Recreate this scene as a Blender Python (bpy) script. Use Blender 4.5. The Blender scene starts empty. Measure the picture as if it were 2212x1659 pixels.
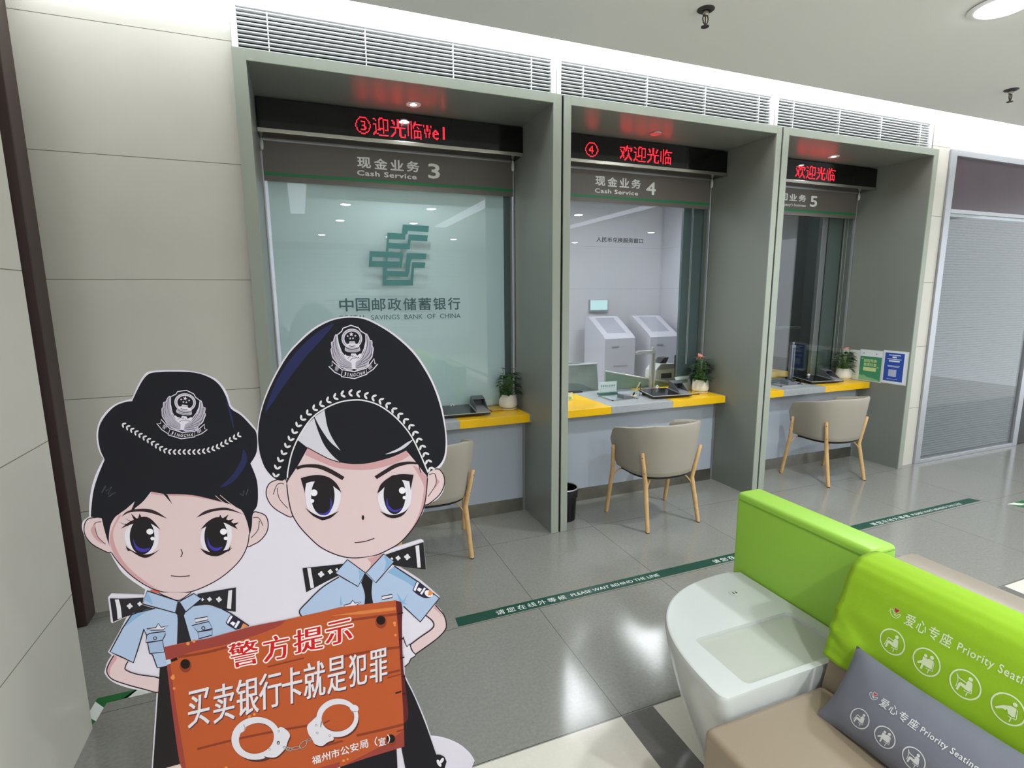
import bpy, bmesh, math, random
import numpy as np
from mathutils import Vector, Matrix
from mathutils.geometry import tessellate_polygon
random.seed(7)
SC = bpy.context.scene
COL = SC.collection
PI = math.pi

# ---------------------------------------------------------------- camera
R_RIGHT = Vector((0.93049676, -0.36623409, -0.00695483))
R_UP = Vector((0.06628773, 0.14968436, 0.98650926))
R_FWD = Vector((0.36025229, 0.91840469, -0.16355764))
EYE = Vector((0.0, 0.0, 1.68))
FOC, PCX, PCY = 1145.304, 1106.0, 829.5
cam = bpy.data.cameras.new('camera')
cam.sensor_width = 36.0
cam.lens = FOC / 2212.0 * 36.0
cam.clip_start = 0.05
cam_o = bpy.data.objects.new('camera', cam)
COL.objects.link(cam_o)
m4 = Matrix.Identity(4)
for i in range(3):
    m4[i][0] = R_RIGHT[i]; m4[i][1] = R_UP[i]; m4[i][2] = -R_FWD[i]; m4[i][3] = EYE[i]
cam_o.matrix_world = m4
SC.camera = cam_o

# ---------------------------------------------------------------- world, view, main lights
w = bpy.data.worlds.new('world'); SC.world = w; w.use_nodes = True
bg = w.node_tree.nodes['Background']
bg.inputs[0].default_value = (0.90, 0.95, 1.0, 1); bg.inputs[1].default_value = 1.15
SC.view_settings.view_transform = 'Standard'
SC.view_settings.look = 'None'
SC.view_settings.exposure = 0.80
SC.view_settings.gamma = 1.0
SC.view_settings.use_curve_mapping = False

def area_light(name, loc, size, power, color=(1, 1, 1), rot=(0, 0, 0), size_y=None, spread=None):
    l = bpy.data.lights.new(name, 'AREA'); l.energy = power; l.color = color
    if size_y: l.shape = 'RECTANGLE'; l.size = size; l.size_y = size_y
    else: l.shape = 'DISK'; l.size = size
    if spread: l.spread = spread
    o = bpy.data.objects.new(name, l); COL.objects.link(o)
    o.location = loc; o.rotation_euler = rot
    return o
CEIL = 3.10
# round ceiling downlights of the hall (x, y, watts); discs are built with the ceiling
HALL_LAMPS = [(3.37, 1.82, 22), (0.74, -1.04, 26), (2.08, -1.04, 26), (0.78, -2.88, 24), (2.14, -2.82, 24),
              (0.54, -5.39, 16), (2.06, -5.40, 16), (3.65, -5.44, 16), (4.68, -0.84, 22), (7.53, -2.65, 24),
              (6.96, -5.24, 16), (5.9, 1.3, 12)]
for (x, y, p) in HALL_LAMPS:
    area_light('hall_lamp', (x, y, CEIL - 0.035), 0.17, p * 0.92, (0.90, 0.96, 1.0), spread=2.7)
# long linear slots of the hall ceiling (x0, x1, y0, y1)
HALL_SLOTS = [(-0.06, 0.16, -2.25, 0.36), (2.65, 2.88, -3.25, 0.25), (5.22, 5.45, -2.7, 0.4)]
# LED line in the cove over the grilles
area_light('cove_lamp', (3.0, 2.83, 3.235), 12.0, 62, (0.93, 0.97, 1.0), rot=(math.radians(140), 0, 0), size_y=0.05)
# teller room luminaires
for (x, y) in ((2.67, 5.05), (4.2, 5.4), (0.7, 5.2)):
    area_light('office_lamp', (x, y, 3.03), 0.5, 11, (0.97, 0.97, 1.0), size_y=0.9)

# ---------------------------------------------------------------- materials
def lin(h):
    h = h.lstrip('#'); out = []
    for i in (0, 2, 4):
        c = int(h[i:i + 2], 16) / 255.0
        out.append(c / 12.92 if c <= 0.04045 else ((c + 0.055) / 1.055) ** 2.4)
    return (*out, 1.0)
MATS = {}
def mat(name, hx, rough=0.5, metal=0.0, spec=0.5, emit=None, est=0.0, var=0.0, vscale=6.0, bump=0.0, bscale=200.0, coat=0.0):
    if name in MATS: return MATS[name]
    m = bpy.data.materials.new(name); m.use_nodes = True
    nt = m.node_tree; b = nt.nodes['Principled BSDF']
    b.inputs['Base Color'].default_value = lin(hx)
    b.inputs['Roughness'].default_value = rough
    b.inputs['Metallic'].default_value = metal
    b.inputs['Specular IOR Level'].default_value = spec
    b.inputs['Coat Weight'].default_value = coat
    if emit:
        b.inputs['Emission Color'].default_value = lin(emit); b.inputs['Emission Strength'].default_value = est
    if var or bump:
        tc = nt.nodes.new('ShaderNodeTexCoord')
    if var:
        n = nt.nodes.new('ShaderNodeTexNoise'); n.inputs['Scale'].default_value = vscale; n.inputs['Detail'].default_value = 4
        nt.links.new(tc.outputs['Object'], n.inputs['Vector'])
        r = nt.nodes.new('ShaderNodeMapRange')
        r.inputs['From Min'].default_value = 0.3; r.inputs['From Max'].default_value = 0.7
        r.inputs['To Min'].default_value = 1 - var; r.inputs['To Max'].default_value = 1 + var
        nt.links.new(n.outputs['Fac'], r.inputs['Value'])
        mx = nt.nodes.new('ShaderNodeVectorMath'); mx.operation = 'SCALE'
        mx.inputs[0].default_value = lin(hx)[:3]
        nt.links.new(r.outputs['Result'], mx.inputs['Scale'])
        nt.links.new(mx.outputs['Vector'], b.inputs['Base Color'])
    if bump:
        n2 = nt.nodes.new('ShaderNodeTexNoise'); n2.inputs['Scale'].default_value = bscale; n2.inputs['Detail'].default_value = 3
        nt.links.new(tc.outputs['Object'], n2.inputs['Vector'])
        bp = nt.nodes.new('ShaderNodeBump'); bp.inputs['Strength'].default_value = bump; bp.inputs['Distance'].default_value = 0.002
        nt.links.new(n2.outputs['Fac'], bp.inputs['Height']); nt.links.new(bp.outputs['Normal'], b.inputs['Normal'])
    MATS[name] = m
    return m

def mnode(nt, op, a, b=None, c=None):
    n = nt.nodes.new('ShaderNodeMath'); n.operation = op
    for i, v in enumerate((a, b, c)):
        if v is None: continue
        if isinstance(v, (int, float)): n.inputs[i].default_value = v
        else: nt.links.new(v, n.inputs[i])
    return n.outputs[0]
def joint(nt, coord, period, offset, half):
    """1 on the joint lines coord = offset + k*period, else 0"""
    t = mnode(nt, 'FRACT', mnode(nt, 'DIVIDE', mnode(nt, 'SUBTRACT', coord, offset - period / 2), period))
    d = mnode(nt, 'MULTIPLY', mnode(nt, 'ABSOLUTE', mnode(nt, 'SUBTRACT', t, 0.5)), period)
    return mnode(nt, 'LESS_THAN', d, half)

def floor_material(name, hx, joint_hx, px, ox, py, oy, speck):
    m = bpy.data.materials.new(name); m.use_nodes = True; nt = m.node_tree; b = nt.nodes['Principled BSDF']
    g = nt.nodes.new('ShaderNodeNewGeometry'); s = nt.nodes.new('ShaderNodeSeparateXYZ')
    nt.links.new(g.outputs['Position'], s.inputs[0])
    j = mnode(nt, 'MAXIMUM', joint(nt, s.outputs[0], px, ox, 0.0013), joint(nt, s.outputs[1], py, oy, 0.0013))
    n = nt.nodes.new('ShaderNodeTexNoise'); n.inputs['Scale'].default_value = 14; n.inputs['Detail'].default_value = 10; n.inputs['Roughness'].default_value = 1.15
    nt.links.new(g.outputs['Position'], n.inputs['Vector'])
    n2 = nt.nodes.new('ShaderNodeTexNoise'); n2.inputs['Scale'].default_value = 70; n2.inputs['Detail'].default_value = 3
    nt.links.new(g.outputs['Position'], n2.inputs['Vector'])
    f = mnode(nt, 'ADD', mnode(nt, 'MULTIPLY', mnode(nt, 'SUBTRACT', n.outputs['Fac'], 0.5), speck),
              mnode(nt, 'MULTIPLY', mnode(nt, 'SUBTRACT', n2.outputs['Fac'], 0.5), speck * 0.9))
    sc = nt.nodes.new('ShaderNodeVectorMath'); sc.operation = 'SCALE'; sc.inputs[0].default_value = lin(hx)[:3]
    nt.links.new(mnode(nt, 'ADD', f, 1.0), sc.inputs['Scale'])
    mx = nt.nodes.new('ShaderNodeMix'); mx.data_type = 'RGBA'
    nt.links.new(j, mx.inputs['Factor']); nt.links.new(sc.outputs[0], mx.inputs[6]); mx.inputs[7].default_value = lin(joint_hx)
    nt.links.new(mx.outputs[2], b.inputs['Base Color'])
    b.inputs['Roughness'].default_value = 0.13; b.inputs['Specular IOR Level'].default_value = 0.5
    return m
def stone_material(name, hx, joint_hx, rough=0.22):
    m = bpy.data.materials.new(name); m.use_nodes = True; nt = m.node_tree; b = nt.nodes['Principled BSDF']
    g = nt.nodes.new('ShaderNodeNewGeometry'); s = nt.nodes.new('ShaderNodeSeparateXYZ')
    nt.links.new(g.outputs['Position'], s.inputs[0])
    j = joint(nt, s.outputs[2], 0.6, 0.577, 0.0017)
    n = nt.nodes.new('ShaderNodeTexNoise'); n.inputs['Scale'].default_value = 3; n.inputs['Detail'].default_value = 6
    nt.links.new(g.outputs['Position'], n.inputs['Vector'])
    sc = nt.nodes.new('ShaderNodeVectorMath'); sc.operation = 'SCALE'; sc.inputs[0].default_value = lin(hx)[:3]
    nt.links.new(mnode(nt, 'ADD', mnode(nt, 'MULTIPLY', mnode(nt, 'SUBTRACT', n.outputs['Fac'], 0.5), 0.1), 1.0), sc.inputs['Scale'])
    mx = nt.nodes.new('ShaderNodeMix'); mx.data_type = 'RGBA'
    nt.links.new(j, mx.inputs['Factor']); nt.links.new(sc.outputs[0], mx.inputs[6]); mx.inputs[7].default_value = lin(joint_hx)
    nt.links.new(mx.outputs[2], b.inputs['Base Color'])
    b.inputs['Roughness'].default_value = rough; b.inputs['Specular IOR Level'].default_value = 0.4
    return m
def glass_material(name, tint, ior=1.5, boost=1.0):
    m = bpy.data.materials.new(name); m.use_nodes = True; nt = m.node_tree
    nt.nodes.remove(nt.nodes['Principled BSDF']); out = nt.nodes['Material Output']
    t = nt.nodes.new('ShaderNodeBsdfTransparent'); t.inputs[0].default_value = (*tint, 1)
    gl = nt.nodes.new('ShaderNodeBsdfGlossy'); gl.inputs['Roughness'].default_value = 0.0; gl.inputs[0].default_value = (1, 1, 1, 1)
    fr = nt.nodes.new('ShaderNodeFresnel'); g = nt.nodes.new('ShaderNodeNewGeometry')
    nt.links.new(mnode(nt, 'ADD', mnode(nt, 'MULTIPLY', g.outputs['Backfacing'], 1 / ior - ior), ior), fr.inputs['IOR'])   # same reflectance at both faces of the pane
    mx = nt.nodes.new('ShaderNodeMixShader')
    nt.links.new(mnode(nt, 'MINIMUM', mnode(nt, 'MULTIPLY', fr.outputs[0], boost), 1.0), mx.inputs[0])
    nt.links.new(t.outputs[0], mx.inputs[1]); nt.links.new(gl.outputs[0], mx.inputs[2])
    nt.links.new(mx.outputs[0], out.inputs['Surface'])
    return m
def lamp_material(name, hx, s):
    m = bpy.data.materials.new(name); m.use_nodes = True; nt = m.node_tree
    nt.nodes.remove(nt.nodes['Principled BSDF'])
    e = nt.nodes.new('ShaderNodeEmission'); e.inputs[0].default_value = lin(hx); e.inputs[1].default_value = s
    nt.links.new(e.outputs[0], nt.nodes['Material Output'].inputs['Surface'])
    return m

# ---------------------------------------------------------------- mesh helpers
class MB:
    def __init__(s): s.v = []; s.f = []; s.m = []
    def add(s, vs, fs, m=0):
        o = len(s.v); s.v += [tuple(p) for p in vs]
        for f in fs: s.f.append(tuple(i + o for i in f)); s.m.append(m)
        return s
    def box(s, x0, x1, y0, y1, z0, z1, m=0, bev=0.0, seg=2):
        bm = bmesh.new(); bmesh.ops.create_cube(bm, size=1.0)
        for q in bm.verts:
            q.co = Vector((x0 + (q.co.x + .5) * (x1 - x0), y0 + (q.co.y + .5) * (y1 - y0), z0 + (q.co.z + .5) * (z1 - z0)))
        if bev: bmesh.ops.bevel(bm, geom=bm.edges[:], offset=bev, segments=seg, affect='EDGES', profile=0.5)
        return s.addbm(bm, m)
    def addbm(s, bm, m=0):
        bm.verts.index_update()
        s.add([q.co[:] for q in bm.verts], [[q.index for q in f.verts] for f in bm.faces], m); bm.free(); return s
    def tube(s, pts, r, seg=10, m=0, cap=True, closed=False):
        pts = [Vector(p) for p in pts]; n = len(pts); rs = r if isinstance(r, (list, tuple)) else [r] * n
        up = None; vs = []
        for i, p in enumerate(pts):
            a = pts[(i - 1) % n] if (closed or i) else p; c = pts[(i + 1) % n] if (closed or i < n - 1) else p
            t = (c - a).normalized()
            if up is None:
                up = Vector((0, 0, 1)) if abs(t.z) < 0.9 else Vector((1, 0, 0))
            u = t.cross(up)
            if u.length < 1e-6: u = t.orthogonal()
            u.normalize(); up2 = u.cross(t).normalized(); up = up2
            for k in range(seg):
                an = 2 * PI * k / seg
                vs.append(p + u * math.cos(an) * rs[i] + up2 * math.sin(an) * rs[i])
        fs = []
        for i in range(n if closed else n - 1):
            for k in range(seg):
                j = (i + 1) % n
                fs.append((i * seg + k, i * seg + (k + 1) % seg, j * seg + (k + 1) % seg, j * seg + k))
        if cap and not closed:
            fs.append(tuple(range(seg))[::-1]); fs.append(tuple((n - 1) * seg + k for k in range(seg)))
        return s.add(vs, fs, m)
    def lathe(s, cx, cy, prof, seg=28, m=0):
        vs = []; fs = []
        for (r, z) in prof:
            for k in range(seg):
                a = 2 * PI * k / seg; vs.append((cx + r * math.cos(a), cy + r * math.sin(a), z))
        for i in range(len(prof) - 1):
            for k in range(seg):
                fs.append((i * seg + k, i * seg + (k + 1) % seg, (i + 1) * seg + (k + 1) % seg, (i + 1) * seg + k))
        fs.append(tuple(range(seg))[::-1]); fs.append(tuple((len(prof) - 1) * seg + k for k in range(seg)))
        return s.add(vs, fs, m)
    def poly(s, pts3, m=0):
        tr = tessellate_polygon([[Vector(p) for p in pts3]])
        return s.add(pts3, [tuple(t) for t in tr], m)
    def prism(s, pts3, d, m=0):
        d = Vector(d); n = len(pts3); a = [Vector(p) for p in pts3]; b = [p + d for p in a]
        tr = tessellate_polygon([a])
        fs = [tuple(t) for t in tr] + [tuple(i + n for i in t[::-1]) for t in tr] + [(i, (i + 1) % n, (i + 1) % n + n, i + n) for i in range(n)]
        return s.add(a + b, fs, m)
    def grid(s, fn, nu, nv, m=0, closed_u=False):
        vs = [fn(i / (nu if closed_u else nu), j / nv) for j in range(nv + 1) for i in range(nu + (0 if closed_u else 1))]
        w_ = nu if closed_u else nu + 1; fs = []
        for j in range(nv):
            for i in range(nu):
                i2 = (i + 1) % w_
                fs.append((j * w_ + i, j * w_ + i2, (j + 1) * w_ + i2, (j + 1) * w_ + i))
        return s.add(vs, fs, m)
    def build(s, name, mats, parent=None, smooth=0.0, fix=True):
        me = bpy.data.meshes.new(name); me.from_pydata(s.v, [], s.f)
        if not isinstance(mats, (list, tuple)): mats = [mats]
        for q in mats: me.materials.append(q)
        me.polygons.foreach_set('material_index', s.m)
        if fix:
            bm = bmesh.new(); bm.from_mesh(me); bmesh.ops.recalc_face_normals(bm, faces=bm.faces[:]); bm.to_mesh(me); bm.free()
        me.update()
        if smooth:
            me.shade_smooth(); me.set_sharp_from_angle(angle=math.radians(smooth))
        o = bpy.data.objects.new(name, me); COL.objects.link(o)
        if parent is not None:
            o.parent = parent
            if parent.type == 'EMPTY': o.matrix_parent_inverse = Matrix.Translation(-parent.location)
        else:
            # origin at the base centre of the mesh
            xs = [p[0] for p in s.v]; ys = [p[1] for p in s.v]; zs = [p[2] for p in s.v]
            c = Vector(((min(xs) + max(xs)) / 2, (min(ys) + max(ys)) / 2, min(zs)))
            me.transform(Matrix.Translation(-c)); o.location = c
        return o

def tag(o, label, cat, group=None, kind=None):
    o['label'] = label; o['category'] = cat
    if group: o['group'] = group
    if kind: o['kind'] = kind
    return o
def thing(name, label, cat, loc, group=None):
    o = bpy.data.objects.new(name, None); COL.objects.link(o); o.location = Vector(loc); o.empty_display_size = 0.05
    return tag(o, label, cat, group)
def struct(o, label=None):
    o['kind'] = 'structure'
    if label: o['label'] = label
    return o
def struct_empty(name, loc):
    o = bpy.data.objects.new(name, None); COL.objects.link(o); o.location = Vector(loc); o['kind'] = 'structure'
    return o
def copy_tree(o, parent=None):
    c = o.copy(); COL.objects.link(c)
    if parent is not None: c.parent = parent
    for ch in list(o.children): copy_tree(ch, c)
    return c

# ---------------------------------------------------------------- lettering
_T = {}
def glyphs(body, bold=0.0, space=1.0, res=3):
    """flat lettering as 2D vertices and faces, both axes running 0..1 over its own extent, plus its aspect"""
    k = (body, bold, space, res)
    if k in _T: return _T[k]
    c = bpy.data.curves.new('lettering', 'FONT'); c.body = body; c.size = 1.0; c.offset = bold; c.space_character = space
    c.resolution_u = res; c.fill_mode = 'FRONT'
    o = bpy.data.objects.new('lettering', c); COL.objects.link(o)
    dg = bpy.context.evaluated_depsgraph_get(); dg.update()
    me = bpy.data.meshes.new_from_object(o.evaluated_get(dg))
    vs = np.array([q.co[:2] for q in me.vertices]) if len(me.vertices) else np.zeros((0, 2))
    fs = [tuple(p.vertices) for p in me.polygons]
    bpy.data.objects.remove(o); bpy.data.meshes.remove(me); bpy.data.curves.remove(c)
    lo = vs.min(0); hi = vs.max(0); d = hi - lo
    _T[k] = ((vs - lo) / d, fs, d[0] / d[1], vs)
    return _T[k]
def put_text(mb, body, fn, m=0, bold=0.0, space=1.0, res=3, lift=4e-5, boldv=None):
    """bold: extra stroke half-width in ems; boldv: the same across horizontal strokes (0 gives thin horizontals)"""
    uv, fs, asp, raw = glyphs(body, 0.0, space, res)
    if not bold:
        mb.add([fn(u, v) for u, v in uv], fs, m); return
    bz = bold if boldv is None else boldv
    d = raw.max(0) - raw.min(0); bu, bv = bold / d[0], bz / d[1]     # heavier strokes: the same outline laid several times
    o = Vector(fn(0, 0)); nrm = (Vector(fn(1, 0)) - o).cross(Vector(fn(0, 1)) - o).normalized()
    dirs = [(math.cos(PI / 4 * k), math.sin(PI / 4 * k)) for k in range(8)] if bz else [(-1, 0), (-.33, 0), (.33, 0), (1, 0)]
    for k, (su, sv) in enumerate(dirs):
        mb.add([Vector(fn((u + su * bu + bu) / (1 + 2 * bu), (v + sv * bv + bv) / (1 + 2 * bv))) + nrm * (k * lift) for u, v in uv], fs, m)
def rect_xz(x0, x1, z0, z1, y):
    return lambda u, v: (x0 + (x1 - x0) * u, y, z0 + (z1 - z0) * v)
def dot_matrix(body, rows=16):
    """lit cells of a dot matrix display: list of (column, row), and the number of columns"""
    cells = []; col = 0
    for ch in body:
        wide = ord(ch) > 255; cw = rows if wide else rows // 2
        if ch == ' ': col += rows // 2; continue
        _, fs, _, vs = glyphs(ch)
        lo = vs.min(0); hi = vs.max(0); mid = (lo[0] + hi[0]) / 2
        if wide: a0, a1, b0, b1 = mid - 0.5, mid + 0.5, -0.13, 0.89
        else: a0, a1, b0, b1 = mid - max(0.27, (hi[0] - lo[0]) * 0.52), mid + max(0.27, (hi[0] - lo[0]) * 0.52), -0.16, 0.86
        T = np.array([(vs[f[0]], vs[f[i]], vs[f[i + 1]]) for f in fs for i in range(1, len(f) - 1)])
        for r in range(rows):
            for c in range(cw):
                n = 0
                for ou in (.2, .5, .8):
                    for ov in (.2, .5, .8):
                        p = (a0 + (a1 - a0) * (c + ou) / cw, b0 + (b1 - b0) * (r + ov) / rows)
                        s_ = np.stack([(T[:, (i + 1) % 3, 0] - T[:, i, 0]) * (p[1] - T[:, i, 1]) - (T[:, (i + 1) % 3, 1] - T[:, i, 1]) * (p[0] - T[:, i, 0]) for i in range(3)])
                        n += bool(((s_ >= 0).all(0) | (s_ <= 0).all(0)).any())
                if n >= 4: cells.append((col + c, r))
        col += cw
    return cells, col
# ================================================================ materials of the place
M_floor_grey = floor_material('polished_grey_tile', '85857f', '3a3a38', 0.8, 1.097, 0.806, 3.222, 0.5)
M_floor_cream = floor_material('polished_cream_tile', 'd6d2c6', '6b675c', 0.8, 1.245, 0.806, 3.222, 0.12)
M_floor_strip = floor_material('polished_dark_strip', '6e6d6b', '3a3a38', 9.0, 20.0, 0.806, 3.222, 0.3)
M_stone = stone_material('cream_stone_panel', 'cfccc3', '77725f')
M_ceil = mat('white_ceiling_paint', 'e6e6e4', 0.8)
M_white = mat('white_wall_paint', 'e9ebec', 0.7)
M_whitemetal = mat('white_coated_metal', 'e4e6e8', 0.4)
M_brown = mat('dark_brown_metal', '3a2a28', 0.35)
M_dark = mat('dark_void', '0c0c0d', 0.8)
M_bay = mat('grey_green_coated_steel', '7c807a', 0.32, var=0.03, vscale=1.5)
M_bayedge = mat('pale_grey_green_steel_edge', '9aa095', 0.3)
M_alu = mat('brushed_aluminium', 'b4b6bb', 0.35, 0.7)
M_steel = mat('stainless_steel', 'b9b7b0', 0.25, 1.0)
M_steeldull = mat('dull_stainless_plinth', '8d8a82', 0.35, 0.9, var=0.15, vscale=8)
M_black = mat('black_gloss_plastic', '08080a', 0.12)
M_blackmatt = mat('black_matt_plastic', '121214', 0.5)
M_glass = glass_material('clear_window_glass', (0.945, 0.965, 0.965), 1.5, 1.0)
M_lampon = lamp_material('lit_lamp_diffuser', 'ffffff', 26.0)
M_slot = lamp_material('lit_linear_slot', 'f4f8ff', 1.6)
M_cove = lamp_material('lit_cove_strip', 'f2f8ff', 6.0)

# ================================================================ floor, walls, ceiling
mb = MB()
def fl(x0, x1, y0, y1, m): mb.add([(x0, y0, 0), (x1, y0, 0), (x1, y1, 0), (x0, y1, 0)], [(0, 1, 2, 3)], m)
YB = 1.604
fl(-5, 12, YB, 7.2, 0)
fl(-5, 1.095, -7.4, YB, 1); fl(1.095, 1.245, -7.4, YB, 2); fl(1.245, 3.54, -7.4, YB, 1); fl(3.54, 3.69, -7.4, YB, 2); fl(3.69, 12, -7.4, YB, 1)
o = mb.build('floor', [M_floor_grey, M_floor_cream, M_floor_strip], fix=False); struct(o, 'polished grey tile floor with cream tiles near the sofa')

mb = MB()
mb.box(-5, 12, -7.4, 2.93, CEIL, CEIL + 0.09)
mb.box(-5, 12, 2.6, 3.6, 3.46, 3.52)
o = mb.build('ceiling', M_ceil); struct(o, 'plain grey white suspended ceiling')
o = MB().box(-5, 12, 2.86, 2.905, CEIL + 0.09, CEIL + 0.105).build('trim_cove', M_cove); struct(o, 'hidden light strip in the ceiling cove')

o = MB().box(-1.9, -0.881, -1.4, 2.337, 0, CEIL).build('wall_left', M_stone); struct(o, 'cream stone clad column end at the left edge')
o = MB().box(-2.2, -0.243, 3.282, 3.40, 0, 3.46).build('wall_back', M_stone); struct(o, 'cream stone panel wall left of the counter bays')
o = MB().box(5.332, 5.575, 3.282, 3.40, 0, 3.46).build('wall_right', M_stone); struct(o, 'narrow cream stone pier right of the counter bays')
mb = MB().box(-1.62, -1.147, 3.155, 3.282, 0, CEIL, bev=0.004)
mb.box(-1.62, -1.20, 3.135, 3.155, 0, CEIL)
o = mb.build('trim_1', M_brown); struct(o, 'dark brown metal upright beside the left stone column')
o = MB().box(-4, -1.62, 3.22, 3.28, 0, CEIL).build('wall_far_left', M_stone); struct(o)
# white fascia over the bays and over the glass partition
mb = MB().box(-0.243, 5.332, 3.285, 3.36, 3.148, 3.46).box(5.575, 9.5, 3.285, 3.40, 2.968, 3.46)
o = mb.build('wall_fascia', M_white); struct(o, 'white painted fascia above the grilles and the partition')
# far side of the hall, seen only as reflections
mb = MB().box(-5, 12, -7.5, -7.4, 0, CEIL + 0.1)
o = mb.build('wall_opposite', M_stone); struct(o)
mb = MB()
for k in range(22):
    z = 0.5 + k * 0.11
    mb.add([(-1.5, -7.36, z), (4.6, -7.36, z), (4.6, -7.385, z + 0.1), (-1.5, -7.385, z + 0.1)], [(0, 1, 2, 3)])
o = mb.build('trim_shutter', M_white, fix=False); struct(o, 'white slatted shutter on the opposite wall')

# ceiling lamps of the hall
first = None
def ceiling_lamp(x, y, r, z, label, group, name='ceiling_downlight'):
    t = thing(name, label, 'ceiling light', (x, y, z), group)
    MB().lathe(x, y, [(r * 0.86, z), (r * 1.08, z), (r * 1.14, z - 0.006), (r * 0.9, z - 0.012), (r * 0.86, z - 0.004)], 32).build('trim_ring', M_whitemetal, t, 40)
    MB().lathe(x, y, [(r * 0.88, z - 0.006), (r * 0.84, z - 0.016), (r * 0.5, z - 0.021), (0.002, z - 0.022)], 32).build('lamp_diffuser', M_lampon, t)
    return t
for i, (x, y, p) in enumerate(HALL_LAMPS):
    if i == 0: lab = 'large round glowing downlight in the ceiling at the upper right corner of the photo'; gr = None
    elif i == 11: lab = 'round glowing hall downlight out of view overhead'; gr = 'hall downlights behind the camera'
    else: lab = 'round white hall downlight seen only as a reflection in the windows'; gr = 'hall downlights behind the camera'
    ceiling_lamp(x, y, 0.125 if i == 0 else 0.085, CEIL, lab, gr)
for (x0, x1, y0, y1) in HALL_SLOTS:
    o = MB().box(x0, x1, y0, y1, CEIL - 0.012, CEIL).build('linear_ceiling_light', M_slot)
    tag(o, 'long white linear ceiling light reflected in the counter windows', 'ceiling light', 'linear lights of the hall')

# sprinklers
M_spr = mat('tarnished_grey_metal', '4e4a4c', 0.45, 0.6)
def sprinkler(x, y, label):
    t = thing('fire_sprinkler', label, 'sprinkler', (x, y, CEIL - 0.09))
    z = CEIL
    MB().lathe(x, y, [(0.043, z), (0.043, z - 0.003), (0.036, z - 0.008), (0.022, z - 0.009), (0.02, z - 0.004)], 28).build('escutcheon_plate', M_spr, t, 40)
    MB().lathe(x, y, [(0.015, z - 0.004), (0.015, z - 0.026), (0.011, z - 0.03)], 16).build('threaded_body', M_steel, t, 40)
    b = MB()
    for sg in (-1, 1): b.tube([(x + sg * 0.012, y, z - 0.026), (x + sg * 0.017, y, z - 0.045), (x + sg * 0.012, y, z - 0.062), (x + sg * 0.003, y, z - 0.07)], 0.003, 8)
    b.build('frame_arms', M_spr, t, 50)
    MB().tube([(x, y, z - 0.028), (x, y, z - 0.068)], 0.003, 8).build('glass_bulb', mat('red_brown_bulb', '6a4a44', 0.2), t, 50)
    d = MB().lathe(x, y, [(0.004, z - 0.068), (0.008, z - 0.076), (0.02, z - 0.079), (0.019, z - 0.082), (0.003, z - 0.082)], 20)
    d.box(x - 0.022, x - 0.012, y - 0.004, y + 0.004, z - 0.09, z - 0.08)
    d.build('deflector', M_spr, t, 40)
sprinkler(1.998, 2.38, 'grey fire sprinkler on the ceiling above the middle counter')
sprinkler(4.79, 2.47, 'grey fire sprinkler on the ceiling near the right edge of the photo')

# ================================================================ air grilles over the bays
M_slat = mat('white_grille_slat', 'd9dbdc', 0.4)
def grille(x0, x1, ribs, label):
    t = thing('air_vent_grille', label, 'air vent', ((x0 + x1) / 2, 3.30, 2.932), 'air grilles above the counter bays')
    MB().box(x0 - 0.03, x1 + 0.03, 3.355, 3.37, 2.9, 3.15).build('dark_backing', M_dark, t)
    n = 10
    for k in range(n):
        z = 2.945 + k * 0.0205
        MB().box(x0, x1, 3.266, 3.288, z, z + 0.006, bev=0.001, seg=1).build('slat', M_slat, t)
    for x in ribs:
        MB().box(x - 0.003, x + 0.003, 3.268, 3.292, 2.935, 3.148).build('rib', M_slat, t)
    f = MB().box(x0 - 0.03, x1 + 0.03, 3.255, 3.285, 3.140, 3.162, bev=0.002).box(x0 - 0.03, x0, 3.255, 3.30, 2.925, 3.141, bev=0.002).box(x1, x1 + 0.034, 3.255, 3.30, 2.925, 3.141, bev=0.002)
    f.build('grille_frame', M_whitemetal, t)
grille(-0.21, 1.558, (-0.066, 0.427, 0.926, 1.427), 'white slatted air grille above counter bay number three')
grille(1.626, 3.384, (1.791, 2.284, 2.778, 3.278), 'white slatted air grille above counter bay number four')
grille(3.458, 5.236, (3.627, 4.128, 4.623, 5.123), 'white slatted air grille above counter bay number five')

# ================================================================ glass partition at the right
t = thing('glass_partition', 'aluminium framed glass partition with venetian blind right of the stone pier', 'glass partition', (6.44, 3.29, 0))
f = MB()
f.box(5.578, 5.66, 3.262, 3.33, 0, 2.968, bev=0.003).box(7.222, 7.31, 3.262, 3.33, 0, 2.968, bev=0.003)
f.box(5.66, 7.222, 3.262, 3.33, 2.915, 2.968, bev=0.003).box(5.66, 7.222, 3.262, 3.33, 2.415, 2.448, bev=0.003).box(5.66, 7.222, 3.262, 3.33, 0, 0.038, bev=0.003)
f.build('aluminium_frame', M_alu, t)
MB().box(5.66, 7.222, 3.285, 3.30, 2.448, 2.915).build('upper_panel', mat('purple_brown_glass_panel', '463a42', 0.2, var=0.05, vscale=3), t)
MB().box(5.66, 7.222, 3.282, 3.288, 0.038, 2.415).build('glass_pane', M_glass, t)
b = MB()
for k in range(95):
    z = 0.055 + k * 0.0247
    b.add([(5.665, 3.305, z), (7.217, 3.305, z), (7.217, 3.321, z + 0.0165), (5.665, 3.321, z + 0.0165)], [(0, 1, 2, 3)])
bl = b.build('venetian_blind', mat('grey_aluminium_blind_slat', '727a82', 0.4, 0.3), t, fix=False)
MB().box(5.664, 7.218, 3.30, 3.33, 2.39, 2.415).build('head_rail', M_alu, bl)
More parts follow.
